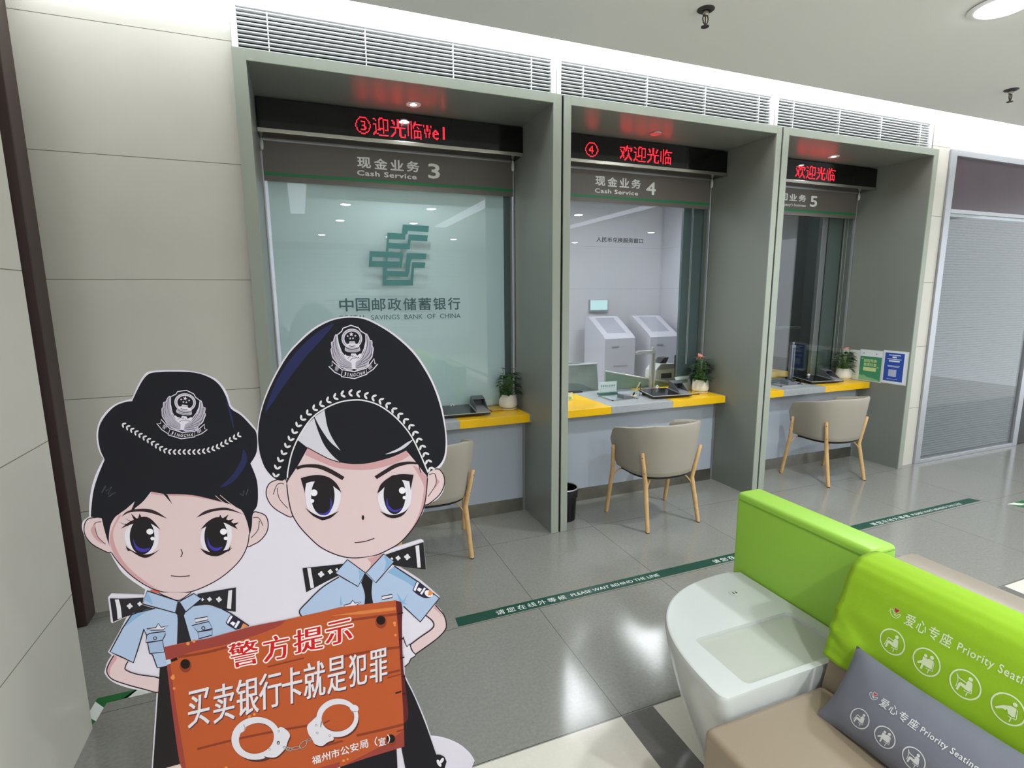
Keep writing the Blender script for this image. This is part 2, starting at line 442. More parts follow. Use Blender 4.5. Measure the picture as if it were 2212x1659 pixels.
o = MB().box(5.4, 9.6, 4.3, 4.4, 0, 3.1).box(9.5, 9.6, 3.3, 4.3, 0, 3.1).box(5.4, 9.6, 3.34, 4.4, 3.0, 3.1).box(6.32, 6.36, 3.4, 4.3, 0, 3.0).build('wall_office_rear', mat('dim_office_wall', '2c3036', 0.7)); struct(o)  # side walls and top added to block outside light behind the blind
t = thing('dark_doorway_panel', 'dark brown door leaf right of the glass partition', 'door', (7.8, 3.3, 0))
MB().box(7.312, 8.3, 3.29, 3.33, 0.004, 2.968, bev=0.002).build('door_leaf', mat('near_black_door', '1c191c', 0.4), t)
MB().tube([(7.42, 3.29, 1.0), (7.42, 3.25, 1.0), (7.54, 3.25, 1.0)], 0.009, 10).build('door_handle', M_steel, t, 50)
o = MB().box(8.3, 9.5, 3.285, 3.4, 0, 2.968).build('wall_far_right', M_stone); struct(o)

# ================================================================ floor marking tapes
M_tape = mat('dark_green_floor_tape', '0b4436', 0.45)
M_tapew = mat('white_tape_print', 'dfe3df', 0.4)
t = thing('waiting_line_tape', 'long dark green floor tape reading please wait behind the line', 'floor tape', (2.85, 2.465, 0))
TZ = 0.0012
MB().prism([(0.645, 2.425, 0), (5.072, 2.440, 0), (5.045, 2.508, 0), (0.649, 2.502, 0)], (0, 0, TZ)).build('tape_strip', M_tape, t)
for k in range(3):
    x = 0.864 + 1.469 * k; mb = MB()
    for i, ch in enumerate('请您在线外等候'):
        xa = x + i * 0.0616
        put_text(mb, ch, lambda u, v, xa=xa: (xa + 0.049 * u, 2.441 + 0.041 * v, TZ + 0.0003), 0, 0.005)
    mb.build('chinese_wording', M_tapew, t, fix=False); mb = MB()
    put_text(mb, 'PLEASE WAIT BEHIND THE LINE', lambda u, v: (x + 0.453 + 0.598 * u, 2.448 + 0.028 * v, TZ + 0.0003), 0, 0.005)
    mb.build('english_wording', M_tapew, t, fix=False)
M_hz = mat('bright_green_hazard_tape', '16672c', 0.4)
def hazard(name, label, segs, z=0.001):
    t = thing(name, label, 'floor tape', (segs[0][0][0][0], segs[0][0][0][1], 0))
    for (pts, c) in segs:
        MB().prism([(p[0], p[1], 0) for p in pts], (0, 0, z)).build('green_band' if c == 0 else 'white_band', M_hz if c == 0 else M_tapew, t)
hazard('hazard_floor_tape', 'green and white striped floor tape corner behind the police standee', [
    ([(-1.0, 2.30), (-0.93, 2.302), (-0.881, 2.374), (-0.925, 2.42), (-1.0, 2.40)], 0),
    ([(-0.925, 2.42), (-0.881, 2.374), (-0.876, 2.449), (-0.92, 2.502)], 1),
    ([(-0.92, 2.502), (-0.876, 2.449), (-0.874, 2.478), (-0.80, 2.477), (-0.77, 2.522), (-0.92, 2.522)], 0),
    ([(-0.82, 2.477), (-0.70, 2.477), (-0.66, 2.522), (-0.78, 2.522)], 1),
    ([(-0.70, 2.477), (-0.60, 2.477), (-0.56, 2.522), (-0.66, 2.522)], 0),
    ([(-0.60, 2.477), (-0.50, 2.477), (-0.46, 2.522), (-0.56, 2.522)], 1),
    ([(-0.50, 2.477), (-0.40, 2.477), (-0.36, 2.522), (-0.46, 2.522)], 0)])
hazard('hazard_floor_tape', 'green and white striped floor tape at the right edge of the photo', [
    ([(5.18, 2.313), (5.27, 2.313), (5.33, 2.26), (5.25, 2.26)], 1),
    ([(5.27, 2.313), (5.75, 2.315), (5.75, 2.262), (5.33, 2.26)], 0),
    ([(5.36, 2.3), (5.42, 2.3), (5.46, 2.27), (5.40, 2.27)], 1),
    ([(5.19, 2.305), (5.25, 2.26), (5.31, 2.16), (5.24, 2.14)], 0)], 0.0012)
# ================================================================ counter bays
M_ledbody = mat('black_led_panel', '050507', 0.08)
M_leddot = lamp_material('lit_red_led', 'ff1420', 6.5)
M_sign = mat('brown_grey_sign_film', '6a6460', 0.35)
M_signtext = mat('silver_white_lettering', 'f4f6f4', 0.4)
M_signgreen = mat('green_sign_stripe', '1e7a4c', 0.4)
M_shade3 = mat('pale_teal_roller_shade', 'd8eff4', 0.6)
M_shade4 = mat('dark_teal_side_panel', '4a5a5c', 0.5)
M_grey = mat('pale_grey_counter_stone', 'a8acb0', 0.3, var=0.05, vscale=60)
M_front = mat('blue_grey_counter_front', 'aeb6c2', 0.3)
M_yellow = mat('bright_yellow_counter', 'f6c20f', 0.3)
M_chain = mat('white_bead_chain', 'c9cfcf', 0.5)
GY = 3.90     # glass plane
LY = 3.72     # face of the scrolling display
NUM = {3: 'three', 4: 'four', 5: 'five'}
BAYS = {3: (-0.243, -0.178, 1.558, 1.616), 4: (1.632, 1.684, 3.426, 3.478), 5: (3.494, 3.554, 5.272, 5.332)}
LEDTXT = {3: [('③迎光临Wel', 0.390, 1.003)], 4: [('④', 2.054, 2.184), ('欢迎光临', 2.360, 2.862)], 5: [('欢迎光临', 4.20, 4.712)]}
LAMPX = {3: 0.742, 4: 2.56, 5: 4.457}
YEL = {3: ((-0.176, 0.40), (1.0, 1.545)), 4: ((1.686, 2.257), (2.857, 3.414)), 5: ((3.556, 4.106), (4.642, 5.26))}
for n, (xa, xi, xj, xb) in BAYS.items():
    nm = NUM[n]; xc = (xi + xj) / 2
    # --- the projecting steel surround
    t = thing('counter_bay_surround', 'grey green steel surround framing counter bay number ' + nm, 'counter surround', ((xa + xb) / 2, 3.226, 0), 'steel surrounds of the counter bays')
    for (p, q) in ((xa, xi), (xj, xb)):
        e = MB().box(p, q, 3.232, 4.02, 0, 2.932).build('side_panel', M_bay, t)
        MB().box(p, q, 3.224, 3.2325, 0, 2.932, bev=0.001, seg=1).build('front_edge_strip', M_bayedge, e)
    e = MB().box(xi, xj, 3.232, 4.02, 2.876, 2.932).build('top_panel', M_bay, t)
    MB().box(xi, xj, 3.224, 3.2325, 2.876, 2.932, bev=0.001, seg=1).build('front_edge_strip', M_bayedge, e)
    # --- soffit lamp
    if n != 4:
        lt = thing('recessed_downlight', 'small lit downlight in the soffit of counter bay number ' + nm, 'downlight', (LAMPX[n], 3.556, 2.868), 'soffit downlights')
        MB().lathe(LAMPX[n], 3.556, [(0.04, 2.876), (0.047, 2.875), (0.045, 2.871), (0.038, 2.872)], 28).build('trim_ring', M_whitemetal, lt, 40)
        MB().lathe(LAMPX[n], 3.556, [(0.038, 2.873), (0.002, 2.871)], 28).build('lamp_diffuser', M_lampon, lt)
        area_light('soffit_lamp', (LAMPX[n], 3.556, 2.865), 0.07, 2.2, spread=2.6)
    else:
        lt = thing('recessed_downlight', 'small unlit downlight in the soffit of counter bay number four', 'downlight', (2.56, 3.536, 2.868), 'soffit downlights')
        MB().lathe(2.56, 3.536, [(0.04, 2.876), (0.047, 2.875), (0.045, 2.871), (0.038, 2.872)], 28).build('trim_ring', M_alu, lt, 40)
        MB().lathe(2.56, 3.536, [(0.038, 2.8745), (0.002, 2.8735)], 28).build('lamp_diffuser', mat('unlit_lamp_lens', '8c8f8c', 0.3), lt)
    # --- scrolling display
    t = thing('led_display_sign', {3: 'long black scrolling display with red characters and circled number three', 4: 'black scrolling display with red welcome characters and circled number four', 5: 'black scrolling display with red welcome characters over the far right counter'}[n], 'led sign', (xc, LY, 2.67), 'red scrolling displays')
    MB().box(xi + 0.002, xj - 0.002, LY, 3.87, 2.693, 2.866, bev=0.002).build('display_housing', M_ledbody, t)
    MB().box(xi + 0.002, xj - 0.002, 3.708, 3.724, 2.668, 2.692, bev=0.002).build('steel_trim_bar', M_steel, t)
    MB().box(xi + 0.002, xj - 0.002, 3.724, 3.893, 2.672, 2.688).build('lower_shelf', mat('dark_bronze_shelf', '3c3735', 0.15, 0.6), t)
    MB().box(xi + 0.002, xj - 0.002, 3.886, 3.893, 2.664, 2.672).build('rear_edge_bar', M_alu, t)
    mods = {3: (0.347, 1.042), 4: (2.02, 3.0), 5: (4.02, 4.95)}[n]
    for x in mods:
        MB().box(x - 0.001, x + 0.001, LY - 0.0015, LY + 0.002, 2.70, 2.858).build('module_joint', M_blackmatt, t)
    for (body, x0, x1) in LEDTXT[n]:
        cells, ncol = dot_matrix(body)
        mb = MB(); px = (x1 - x0) / ncol; pz = 0.128 / 16
        for (c, r) in cells:
            cx, cz = x0 + (c + .5) * px, 2.706 + (r + .5) * pz
            mb.add([(cx - px * .33, LY - 0.0008, cz - pz * .33), (cx + px * .33, LY - 0.0008, cz - pz * .33), (cx + px * .33, LY - 0.0008, cz + pz * .33), (cx - px * .33, LY - 0.0008, cz + pz * .33)], [(0, 1, 2, 3)])
        mb.build('lit_characters', M_leddot, t, fix=False)
    # --- header sign on the glass
    t = thing('window_header_sign', {3: 'brown header sign reading cash service with large number three', 4: 'brown header sign reading cash service with large number four', 5: 'brown header sign of the business counter with large number five'}[n], 'sign', (xc, GY - 0.01, 2.42), 'header signs on the counter windows')
    MB().box(xi + 0.004, xj - 0.004, GY - 0.009, GY - 0.004, 2.421, 2.664).build('sign_panel', M_sign, t)
    MB().box(xi + 0.004, xj - 0.004, GY - 0.0105, GY - 0.009, 2.455, 2.475).build('green_stripe', M_signgreen, t)
    ty = GY - 0.0115
    top = {3: ('现金业务', 0.415, 0.838, 2.543, 2.614), 4: ('现金业务', 2.252, 2.684, 2.549, 2.622), 5: ('公司业务', 4.105, 4.558, 2.549, 2.612)}[n]
    mb = MB()
    for i, ch in enumerate(top[0]):
        wd = (top[2] - top[1]); xx = top[1] + i * wd * 0.262
        put_text(mb, ch, rect_xz(xx, xx + wd * 0.214, top[3], top[4], ty), 0, 0.026)
    mb.build('main_lettering', M_signtext, t, fix=False)
    en = {3: ('Cash Service', 0.411, 0.816), 4: ('Cash Service', 2.25, 2.66), 5: ("Company's business", 4.19, 4.559)}[n]
    mb = MB(); put_text(mb, en[0], rect_xz(en[1], en[2], 2.494, 2.528, ty), 0, 0.026 if n < 5 else 0.016, 1.08 if n < 5 else 1.0)
    mb.build('english_lettering', M_signtext, t, fix=False)
    nx = {3: (0.899, 0.984), 4: (2.738, 2.834), 5: (4.612, 4.708)}[n]
    mb = MB(); put_text(mb, str(n), rect_xz(nx[0], nx[1], 2.508, 2.610, ty), 0, 0.02)
    mb.build('counter_number', M_signtext, t, fix=False)
    # --- window glass
    wn = struct_empty('window_%d' % (n - 2), (xc, GY, 0.803))
    MB().box(xi, xj, GY, GY + 0.008, 0.803, 2.672).build('glass_pane', M_glass, wn)
    fr = MB().box(xj - 0.014, xj - 0.002, GY - 0.012, GY + 0.014, 0.803, 2.65, bev=0.002).box(xi + 0.002, xi + 0.012, GY - 0.012, GY + 0.014, 0.803, 2.65, bev=0.002)
    fr.build('edge_channel', M_alu, wn)
    # small clips with cable ends under the display
    for k, x in enumerate((xi + 0.012, xj - 0.02)):
        if n == 5 and k == 0: continue
        o = MB().lathe(x, 3.872, [(0.004, 2.60), (0.011, 2.608), (0.0125, 2.635), (0.011, 2.655), (0.005, 2.664)], 14).tube([(x, 3.872, 2.662), (x, 3.872, 2.672)], 0.006, 8).build('cable_gland', mat('white_nylon', 'c8ccc8', 0.3), None, 50)
        tag(o, 'small white cable gland under the %s end of the display of bay %s' % (('left', 'right')[k], nm), 'cable gland', 'cable glands under the displays')
    # --- counter
    t = thing('service_counter', 'grey and yellow bank counter ledge in bay number ' + nm, 'counter', (xc, 3.7, 0), 'bank counters')
    (ya, yb), (yc, yd) = YEL[n]
    dp = 4.46 if n == 4 else 4.02
    MB().box(yb, yc, 3.575, dp, 0.742, 0.803, bev=0.003).build('grey_worktop', M_grey, t)
    MB().box(ya, yb, 3.575, dp, 0.742, 0.8032, bev=0.003).build('yellow_worktop', M_yellow, t)
    MB().box(yc, yd, 3.575, dp, 0.742, 0.8032, bev=0.003).build('yellow_worktop', M_yellow, t)
    MB().box(yd, xj - 0.001, 3.573, 4.0, 0.74, 0.806).build('end_trim', M_alu, t)
    MB().box(xi + 0.002, xj - 0.025, 3.70, 3.72, 0.105, 0.742).build('front_panel', M_front, t)
    MB().box(xj - 0.025, xj - 0.001, 3.695, 3.72, 0.0, 0.742).build('corner_angle', M_alu, t)
    MB().box(xi + 0.002, xj - 0.025, 3.692, 3.72, 0.0, 0.105).build('plinth', M_steeldull, t)
# thin dark gaps between neighbouring bays
for k, (x0, x1) in enumerate(((1.616, 1.632), (3.478, 3.494))):
    o = MB().box(x0, x1, 3.24, 3.28, 0, 2.93).build('trim_%d' % (k + 2), M_dark); struct(o, 'thin dark gap between two counter surrounds')

# ---------------------------------------------------------------- what hangs behind the windows
t = thing('roller_shade', 'lowered pale teal roller shade behind window three', 'roller shade', (0.68, 3.95, 0.82))
MB().box(-0.150, 1.490, 3.955, 3.958, 0.815, 2.66).build('shade_cloth', M_shade3, t)
MB().box(-0.150, 1.490, 3.948, 3.965, 0.806, 0.82, bev=0.003).build('bottom_bar', M_alu, t)
MB().tube([(-0.15, 3.985, 2.70), (1.49, 3.985, 2.70)], 0.03, 16).build('roller_tube', M_alu, t, 50)
def chain(x, z0, z1, y, label, n=2, dx=0.035):
    t = thing('bead_pull_chain', label, 'pull chain', (x, y, z0))
    for k in range(n):
        mb = MB(); xx = x + k * dx; z = z0
        mb.tube([(xx, y, z0), (xx, y, z1)], 0.0011, 6)
        while z < z1:
            mb.lathe(xx, y, [(0.0008, z), (0.0026, z + 0.0025), (0.0008, z + 0.005)], 6); z += 0.011
        if k == 0 and n > 1:
            mb.tube([(x + dx / 2 + math.cos(a) * dx / 2, y, z0 + math.sin(a) * dx / 2) for a in [PI + PI * i / 8 for i in range(9)]], 0.0018, 6)
        mb.build('bead_strand', M_chain, t, 50)
chain(3.268, 1.06, 2.66, 3.94, 'white bead pull chain at the right side of window four', 2, 0.012)
chain(5.185, 1.02, 2.66, 3.94, 'looped white bead pull chain at the right side of window five', 2, 0.045)
o = MB().box(3.205, 3.426, 3.975, 4.0, 0.81, 2.8).build('side_blind_panel', M_shade4)
tag(o, 'dark teal panel at the right edge behind window four', 'panel')
o = MB().box(1.495, 1.558, 3.99, 4.01, 0.81, 2.8).build('side_blind_panel', M_shade4)
tag(o, 'narrow dark teal panel at the right edge behind window three', 'panel')

# bank emblem and name on window three
M_logo = mat('teal_green_vinyl', '4d8a8a', 0.5)
M_logod = mat('dark_slate_vinyl', '44646a', 0.5)
def LG(x, y):    # sketch units of the emblem to metres on the pane
    return (0.455 + (x - 868) * 0.000905 + (y - 634) * 0.00001, GY - 0.0012, 2.183 - (y - 398) * 0.000889)
t = thing('bank_emblem_decal', 'teal bank emblem with bank name lettering on window three', 'decal', (0.68, GY - 0.002, 1.5))
mb = MB()
for P in ([(1150, 395), (1357, 398), (1350, 447), (1187, 443), (1180, 470), (1168, 470), (1162, 512), (1022, 512), (1028, 463), (1138, 465)],
          [(1192, 470), (1344, 473), (1338, 520), (1205, 517), (1194, 587), (1030, 583), (1025, 608), (1008, 608), (1020, 512), (1037, 512), (1033, 540), (1180, 543)],
          [(1168, 616), (1326, 618), (1320, 662), (1206, 660), (1193, 700), (1185, 760), (1168, 804), (1012, 800), (1005, 827), (1003, 758), (1150, 760)],
          [(1210, 686), (1314, 688), (1308, 732), (1222, 731), (1207, 873), (968, 873), (982, 731), (1008, 731), (998, 828), (1188, 830)]):
    mb.poly([LG(*p) for p in P])
for P in ([(885, 607), (1140, 613), (1137, 655), (903, 652), (898, 684), (876, 684)], [(876, 684), (1110, 684), (1114, 655), (1137, 655), (1125, 730), (870, 728)], [(1004, 655), (1020, 655), (1016, 684), (1000, 684)]):
    mb.poly([LG(*p) for p in P])
mb.build('emblem', M_logo, t, fix=False)
mb = MB()
for i, ch in enumerate('中国邮政储蓄银行'):
    x = 0.246 + i * 0.1105
    put_text(mb, ch, rect_xz(x, x + 0.096, 1.582, 1.673, GY - 0.0012), 0, 0.014)
mb.build('chinese_bank_name', M_logod, t, fix=False)
mb = MB(); put_text(mb, 'POSTAL  SAVINGS  BANK  OF  CHINA', rect_xz(0.245, 1.116, 1.520, 1.554, GY - 0.0012), 0, 0.0, 1.03)
mb.build('english_bank_name', M_logod, t, fix=False)
mb = MB(); put_text(mb, '人民币兑换服务窗口', rect_xz(2.278, 2.731, 2.113, 2.152, GY - 0.0012), 0, 0.014)
o = mb.build('window_lettering', mat('black_vinyl_lettering', '1b1d20', 0.5), None, fix=False)
tag(o, 'small black Chinese lettering on the upper pane of window four', 'lettering')

# ================================================================ teller rooms behind the windows
M_room = stone_material('pale_teller_wall', 'c8c8cf', 'a2a2ac', 0.4)
o = MB().box(-0.4, 5.25, 6.9, 7.0, 0, 3.1).build('wall_teller_rear', M_room); struct(o, 'pale jointed wall at the back of the teller room')
o = MB().box(5.2, 5.3, 5.95, 6.9, 0, 3.1).build('wall_teller_side', M_room); struct(o)
o = MB().box(-0.45, 5.3, 4.03, 7.0, 3.10, 3.16).build('ceiling_teller', M_white); struct(o)
M_booth = mat('dark_slate_wall', '46555a', 0.45); M_boothd = mat('shaded_slate_wall', '262f33', 0.6)  # second copy: shade put into the colour of the left booth wall
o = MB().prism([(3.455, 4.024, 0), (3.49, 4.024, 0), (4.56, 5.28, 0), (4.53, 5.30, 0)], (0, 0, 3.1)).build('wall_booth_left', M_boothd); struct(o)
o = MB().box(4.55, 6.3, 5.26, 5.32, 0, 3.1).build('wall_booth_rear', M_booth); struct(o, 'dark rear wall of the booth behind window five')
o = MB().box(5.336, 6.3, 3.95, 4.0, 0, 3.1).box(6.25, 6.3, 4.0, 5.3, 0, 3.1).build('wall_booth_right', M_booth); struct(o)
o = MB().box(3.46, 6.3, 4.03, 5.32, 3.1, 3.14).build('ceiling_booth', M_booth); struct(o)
area_light('booth_fill_light', (5.2, 4.7, 3.0), 0.3, 4, (0.9, 1.0, 1.0))  # added fill light to brighten the booth, which has no known lamp
def troffer(x, y, label):
    t = thing('louvred_ceiling_light', label, 'ceiling light', (x, y, 3.02), 'louvred lights of the teller room')
    f = MB()
    for (a, b, c, d) in ((-.3, .3, -.6, -.585), (-.3, .3, .585, .6), (-.3, -.285, -.6, .6), (.285, .3, -.6, .6)):
        f.box(x + a, x + b, y + c, y + d, 3.02, 3.10)
    f.build('housing', M_whitemetal, t)
    for dx in (-.19, 0, .19):
        MB().box(x + dx - 0.014, x + dx + 0.014, y - .57, y + .57, 3.062, 3.09).build('tube_lamp', M_lampon, t)
    f = MB()
    for k in range(-6, 7): f.box(x - .285, x + .285, y + k * .09 - .012, y + k * .09 + .012, 3.025, 3.055)
    f.build('louvre_blades', M_whitemetal, t)
troffer(2.67, 5.05, 'louvred ceiling light of the teller room mirrored in the floor near the standee')
troffer(4.2, 5.4, 'louvred ceiling light of the teller room mirrored in the floor beside the white table')
troffer(0.7, 5.2, 'louvred ceiling light hidden behind the lowered shade')
# pale self service machines
M_kiosk = mat('white_machine_shell', 'c6c6d0', 0.35)
M_kscreen = mat('grey_machine_screen', 'a4a4b2', 0.15)
def kiosk(x, y, label):
    t = thing('self_service_kiosk', label, 'kiosk', (x, y, 0), 'pale kiosks behind window four')
    prof = [(-0.26, 0.0), (0.3, 0.0), (0.3, 1.38), (0.2, 1.38), (-0.2, 1.15), (-0.26, 1.10)]
    MB().prism([(x - 0.24, y + a, z) for a, z in prof], (0.48, 0, 0)).build('cabinet', M_kiosk, t)
    q = lambda u, v: (x - 0.15 + 0.30 * u, y - 0.17 + 0.34 * v, 1.169 + 0.195 * v)
    MB().poly([q(0, 0), q(1, 0), q(1, 1), q(0, 1)]).build('touch_screen', M_kscreen, t)
    MB().box(x - 0.13, x - 0.02, y - 0.265, y - 0.259, 0.98, 1.0).build('card_slot', M_kscreen, t)
    MB().box(x - 0.1, x + 0.12, y - 0.265, y - 0.259, 0.72, 0.735).build('receipt_slot', M_kscreen, t)
kiosk(4.02, 6.45, 'pale kiosk with sloped screen behind window four, left of the pair')
kiosk(4.75, 6.45, 'pale kiosk with sloped screen behind window four, right of the pair')
t = thing('wall_screen', 'small bright screen on the pale rear wall above the left kiosk', 'screen', (4.07, 6.88, 1.45))
MB().box(3.92, 4.225, 6.86, 6.90, 1.445, 1.62, bev=0.004).build('screen_frame', mat('grey_bezel', '9a9da2', 0.4), t)
MB().box(3.93, 4.215, 6.856, 6.861, 1.47, 1.612).build('lit_display', lamp_material('pale_cyan_screen', 'bfe3e8', 0.62), t)
# things of the teller's desk in bay four
t = thing('desk_monitor', 'tilted monitor seen from behind at the left of window four', 'monitor', (2.35, 4.3, 0.803))
MB().prism([(2.05, 4.25, 0.83), (2.535, 4.25, 0.806), (2.578, 4.36, 1.035), (2.05, 4.36, 1.075)], (0.0, 0.03, 0.004)).build('monitor_back', mat('greenish_grey_plastic', '4c5f5a', 0.3, var=0.3, vscale=6), t)
MB().box(2.05, 2.585, 4.345, 4.40, 1.035, 1.05, bev=0.004).build('top_bezel', M_alu, t)
MB().box(2.15, 2.35, 4.22, 4.42, 0.8034, 0.815, bev=0.003).build('monitor_base', M_blackmatt, t)
t = thing('low_desk_screen', 'low green glass desk screen with metal rail behind window four', 'desk screen', (2.95, 4.2, 0.803))
MB().prism([(2.575, 4.2, 0.806), (3.40, 4.2, 0.806), (3.40, 4.2, 0.808), (2.575, 4.2, 0.985)], (0, 0.008, 0)).build('green_panel', mat('dark_green_glass', '4f7263', 0.1), t)
MB().tube([(2.57, 4.2, 0.806), (2.57, 4.2, 0.99), (3.40, 4.2, 0.815)], 0.009, 10).build('metal_rail', M_alu, t, 50)
t = thing('banknote_counter', 'grey white banknote counting machine behind window four', 'cash counter', (3.29, 4.33, 0.84))
MB().prism([(3.175, 4.26, 0.806), (3.175, 4.26, 0.95), (3.235, 4.26, 1.015), (3.40, 4.26, 1.01), (3.41, 4.26, 0.806)], (0, 0.16, 0)).build('machine_body', mat('light_grey_plastic', 'b5bcbc', 0.4), t)
MB().prism([(3.19, 4.256, 0.958), (3.24, 4.256, 1.012), (3.398, 4.256, 1.008), (3.40, 4.256, 0.965), (3.26, 4.256, 0.955)], (0, 0.004, 0)).build('top_hood', mat('mid_grey_plastic', '84898c', 0.4), t)
MB().prism([(3.25, 4.3, 1.012), (3.30, 4.3, 1.065), (3.36, 4.3, 1.07), (3.33, 4.3, 1.01)], (0, 0.1, 0)).build('note_hopper', M_blackmatt, t)
MB().box(3.245, 3.365, 4.254, 4.262, 0.87, 0.92).build('note_tray', M_blackmatt, t)
o = MB().box(3.425, 3.505, 4.28, 4.30, 0.84, 1.09, bev=0.004).box(3.445, 3.485, 4.27, 4.31, 0.8035, 0.845).build('narrow_monitor', M_blackmatt)
tag(o, 'narrow black monitor right of the banknote counter', 'monitor')
# a person at the desk is out of sight; furnishing of the booth behind window five
t = thing('aluminium_door_frame', 'tall aluminium upright inside the dark booth behind window five', 'door frame', (5.0, 4.03, 0.81))
MB().box(4.972, 5.045, 4.02, 4.06, 0.803, 2.7, bev=0.003).build('upright', M_alu, t)
MB().box(5.047, 5.06, 4.02, 4.05, 0.803, 2.7).build('dark_seal', M_blackmatt, t)
MB().box(5.062, 5.27, 4.03, 4.05, 0.803, 2.7).build('grey_leaf', mat('grey_teal_leaf', '5d6a69', 0.4), t)
o = MB().box(4.60, 5.9, 4.95, 5.2, 1.245, 1.27, bev=0.003).build('wall_shelf', mat('pale_teal_shelf', '8aa3a0', 0.4))
tag(o, 'pale shelf inside the dark booth behind window five', 'shelf')
# ================================================================ tub chairs
M_leather = mat('taupe_leather', 'a29b8f', 0.45, bump=0.15, bscale=500)
M_leatherin = mat('taupe_leather_inner', '989184', 0.5)
M_ash = mat('pale_ash_wood', 'cfa873', 0.4, var=0.12, vscale=25)
M_under = mat('black_underside', '1a1918', 0.7)
M_screw = mat('dark_screw_head', '3b3028', 0.4, 0.5)
def tub_path(s):
    """outline of the shell seen from above, s 0..1 from the right arm front round the back; outward normal"""
    L = 0.20; A = 0.86; tot = 2 * L + A
    d = s * tot
    if d < L: return Vector((0.30 - 0.012 * (L - d) / L, L - d - 0.01, 0)), Vector((1, 0, 0))
    if d > L + A: return Vector((-0.30 + 0.012 * (d - L - A) / L, d - L - A - 0.01, 0)), Vector((-1, 0, 0))
    a = (d - L) / A * PI
    e = 0.82
    cx = math.copysign(abs(math.cos(a)) ** e, math.cos(a)); sy = math.sin(a) ** e
    n = Vector((math.cos(a), -math.sin(a), 0)).normalized()
    return Vector((0.30 * cx, -0.265 * sy - 0.01, 0)), n
def make_chair(label):
    t = thing('tub_chair', label, 'chair', (0, 0, 0), 'taupe tub chairs at the counters')
    NS = 48; prof = []
    for (k, d, q) in ((0.80, 0.03, 0.0), (0.835, 0.0, 0.04), (0.87, 0, 0.18), (0.905, 0, 0.38), (0.94, 0, 0.58), (0.97, 0, 0.78), (0.995, 0, 0.94), (1.0, 0.004, 0.985),
                      (1.0, 0.016, 1.0), (1.0, 0.028, 0.985), (0.99, 0.036, 0.93), (0.965, 0.038, 0.75), (0.93, 0.038, 0.5), (0.89, 0.038, 0.25), (0.86, 0.038, 0.1)):
        prof.append((k, d, q))
    vs = []; fs = []
    for i in range(NS + 1):
        s = i / NS; p, n = tub_path(s)
        e = min(s, 1 - s) * 1.26        # metres from the arm front
        zt = 0.692 + 0.09 * min(1, max(0, (e - 0.02) / 0.42)) ** 0.8
        zt -= 0.075 * max(0, 1 - e / 0.045) ** 2
        zb = 0.385
        for (k, d, q) in prof:
            c = p * k - n * d
            vs.append((c.x, c.y, zb + (zt - zb) * q))
    m = len(prof)
    for i in range(NS):
        for j in range(m):
            fs.append((i * m + j, (i + 1) * m + j, (i + 1) * m + (j + 1) % m, i * m + (j + 1) % m))
    fs.append(tuple(range(m))[::-1]); fs.append(tuple(NS * m + j for j in range(m)))
    MB().add(vs, fs).build('shell', M_leather, t, 50)
    def disc(zb, zt, sc, r):
        vs = []; fs = []; N = 40
        lev = [(sc - r, zb), (sc, zb + r * .6), (sc, zt - r * .6), (sc - r * .5, zt - r * .1), (sc - 2 * r, zt)]
        for (k, z) in lev:
            for j in range(N):
                s = j / N * 1.0; p, n = tub_path(s * 0.999)
                vs.append((p.x * k, (p.y - 0.0) * k + (0.0), z))
        for i in range(len(lev) - 1):
            for j in range(N): fs.append((i * N + j, i * N + (j + 1) % N, (i + 1) * N + (j + 1) % N, (i + 1) * N + j))
        fs.append(tuple(range(N))[::-1]); fs.append(tuple((len(lev) - 1) * N + j for j in range(N)))
        return MB().add(vs, fs)
    disc(0.395, 0.475, 0.85, 0.02).build('seat_cushion', M_leatherin, t, 50)
    disc(0.374, 0.394, 0.78, 0.01).build('underframe', M_under, t, 50)
    for sx in (-1, 1):
        for (top, bend, foot) in (((0.262, -0.175, 0.575), (0.212, -0.158, 0.335), (0.232, -0.226, 0.0)), ((0.294, 0.135, 0.565), (0.279, 0.16, 0.36), (0.285, 0.222, 0.0))):
            T, B, F = [Vector((sx * q[0], q[1], q[2])) for q in (top, bend, foot)]
            pts = [T + Vector((0, 0, 0.006)), T, T.lerp(B, .5), B.lerp(T, .15), B, B.lerp(F, .12), B.lerp(F, .55), F]
            lg = MB().tube(pts, [0.008, 0.013, 0.0145, 0.016, 0.0165, 0.0165, 0.016, 0.0145], 14).build('leg', M_ash, t, 50)
            out = Vector((sx, -1 if foot[1] < 0 else 0.15, 0)).normalized() * 0.0135
            for q in (0.12, 0.62):
                c = T.lerp(B, q) + out
                MB().tube([c - out * .3, c + out * .12], 0.004, 10).build('screw', M_screw, lg, 50)
            a = B.lerp(F, .22); inn = Vector((-sx * 0.075, 0.05 if foot[1] < 0 else -0.05, 0))
            MB().tube([a, a + Vector((0, 0, .045)) + inn * .25, a + Vector((0, 0, .085)) + inn * .65, Vector((a.x + inn.x * 1.3, a.y + inn.y * 1.3, 0.378))], 0.006, 8).build('brace', M_ash, t, 50)
            MB().lathe(F.x, F.y, [(0.014, -0.0002), (0.0155, 0.003), (0.0145, 0.006)], 14).build('glide', M_under, lg, 50)
    return t
chair = make_chair('taupe tub chair with wooden legs at counter four, wholly in view')
chair.location = (2.424, 3.205, 0.0003); chair.rotation_euler.z = math.radians(2)
c3 = copy_tree(chair); c3.location = (0.705, 3.33, 0.0003); c3.rotation_euler.z = math.radians(-3); c3['label'] = 'taupe tub chair at counter three, half hidden behind the police standee'
c5 = copy_tree(chair); c5.location = (4.44, 3.36, 0.0003); c5.rotation_euler.z = math.radians(1); c5['label'] = 'taupe tub chair with wooden legs at the far right counter five'

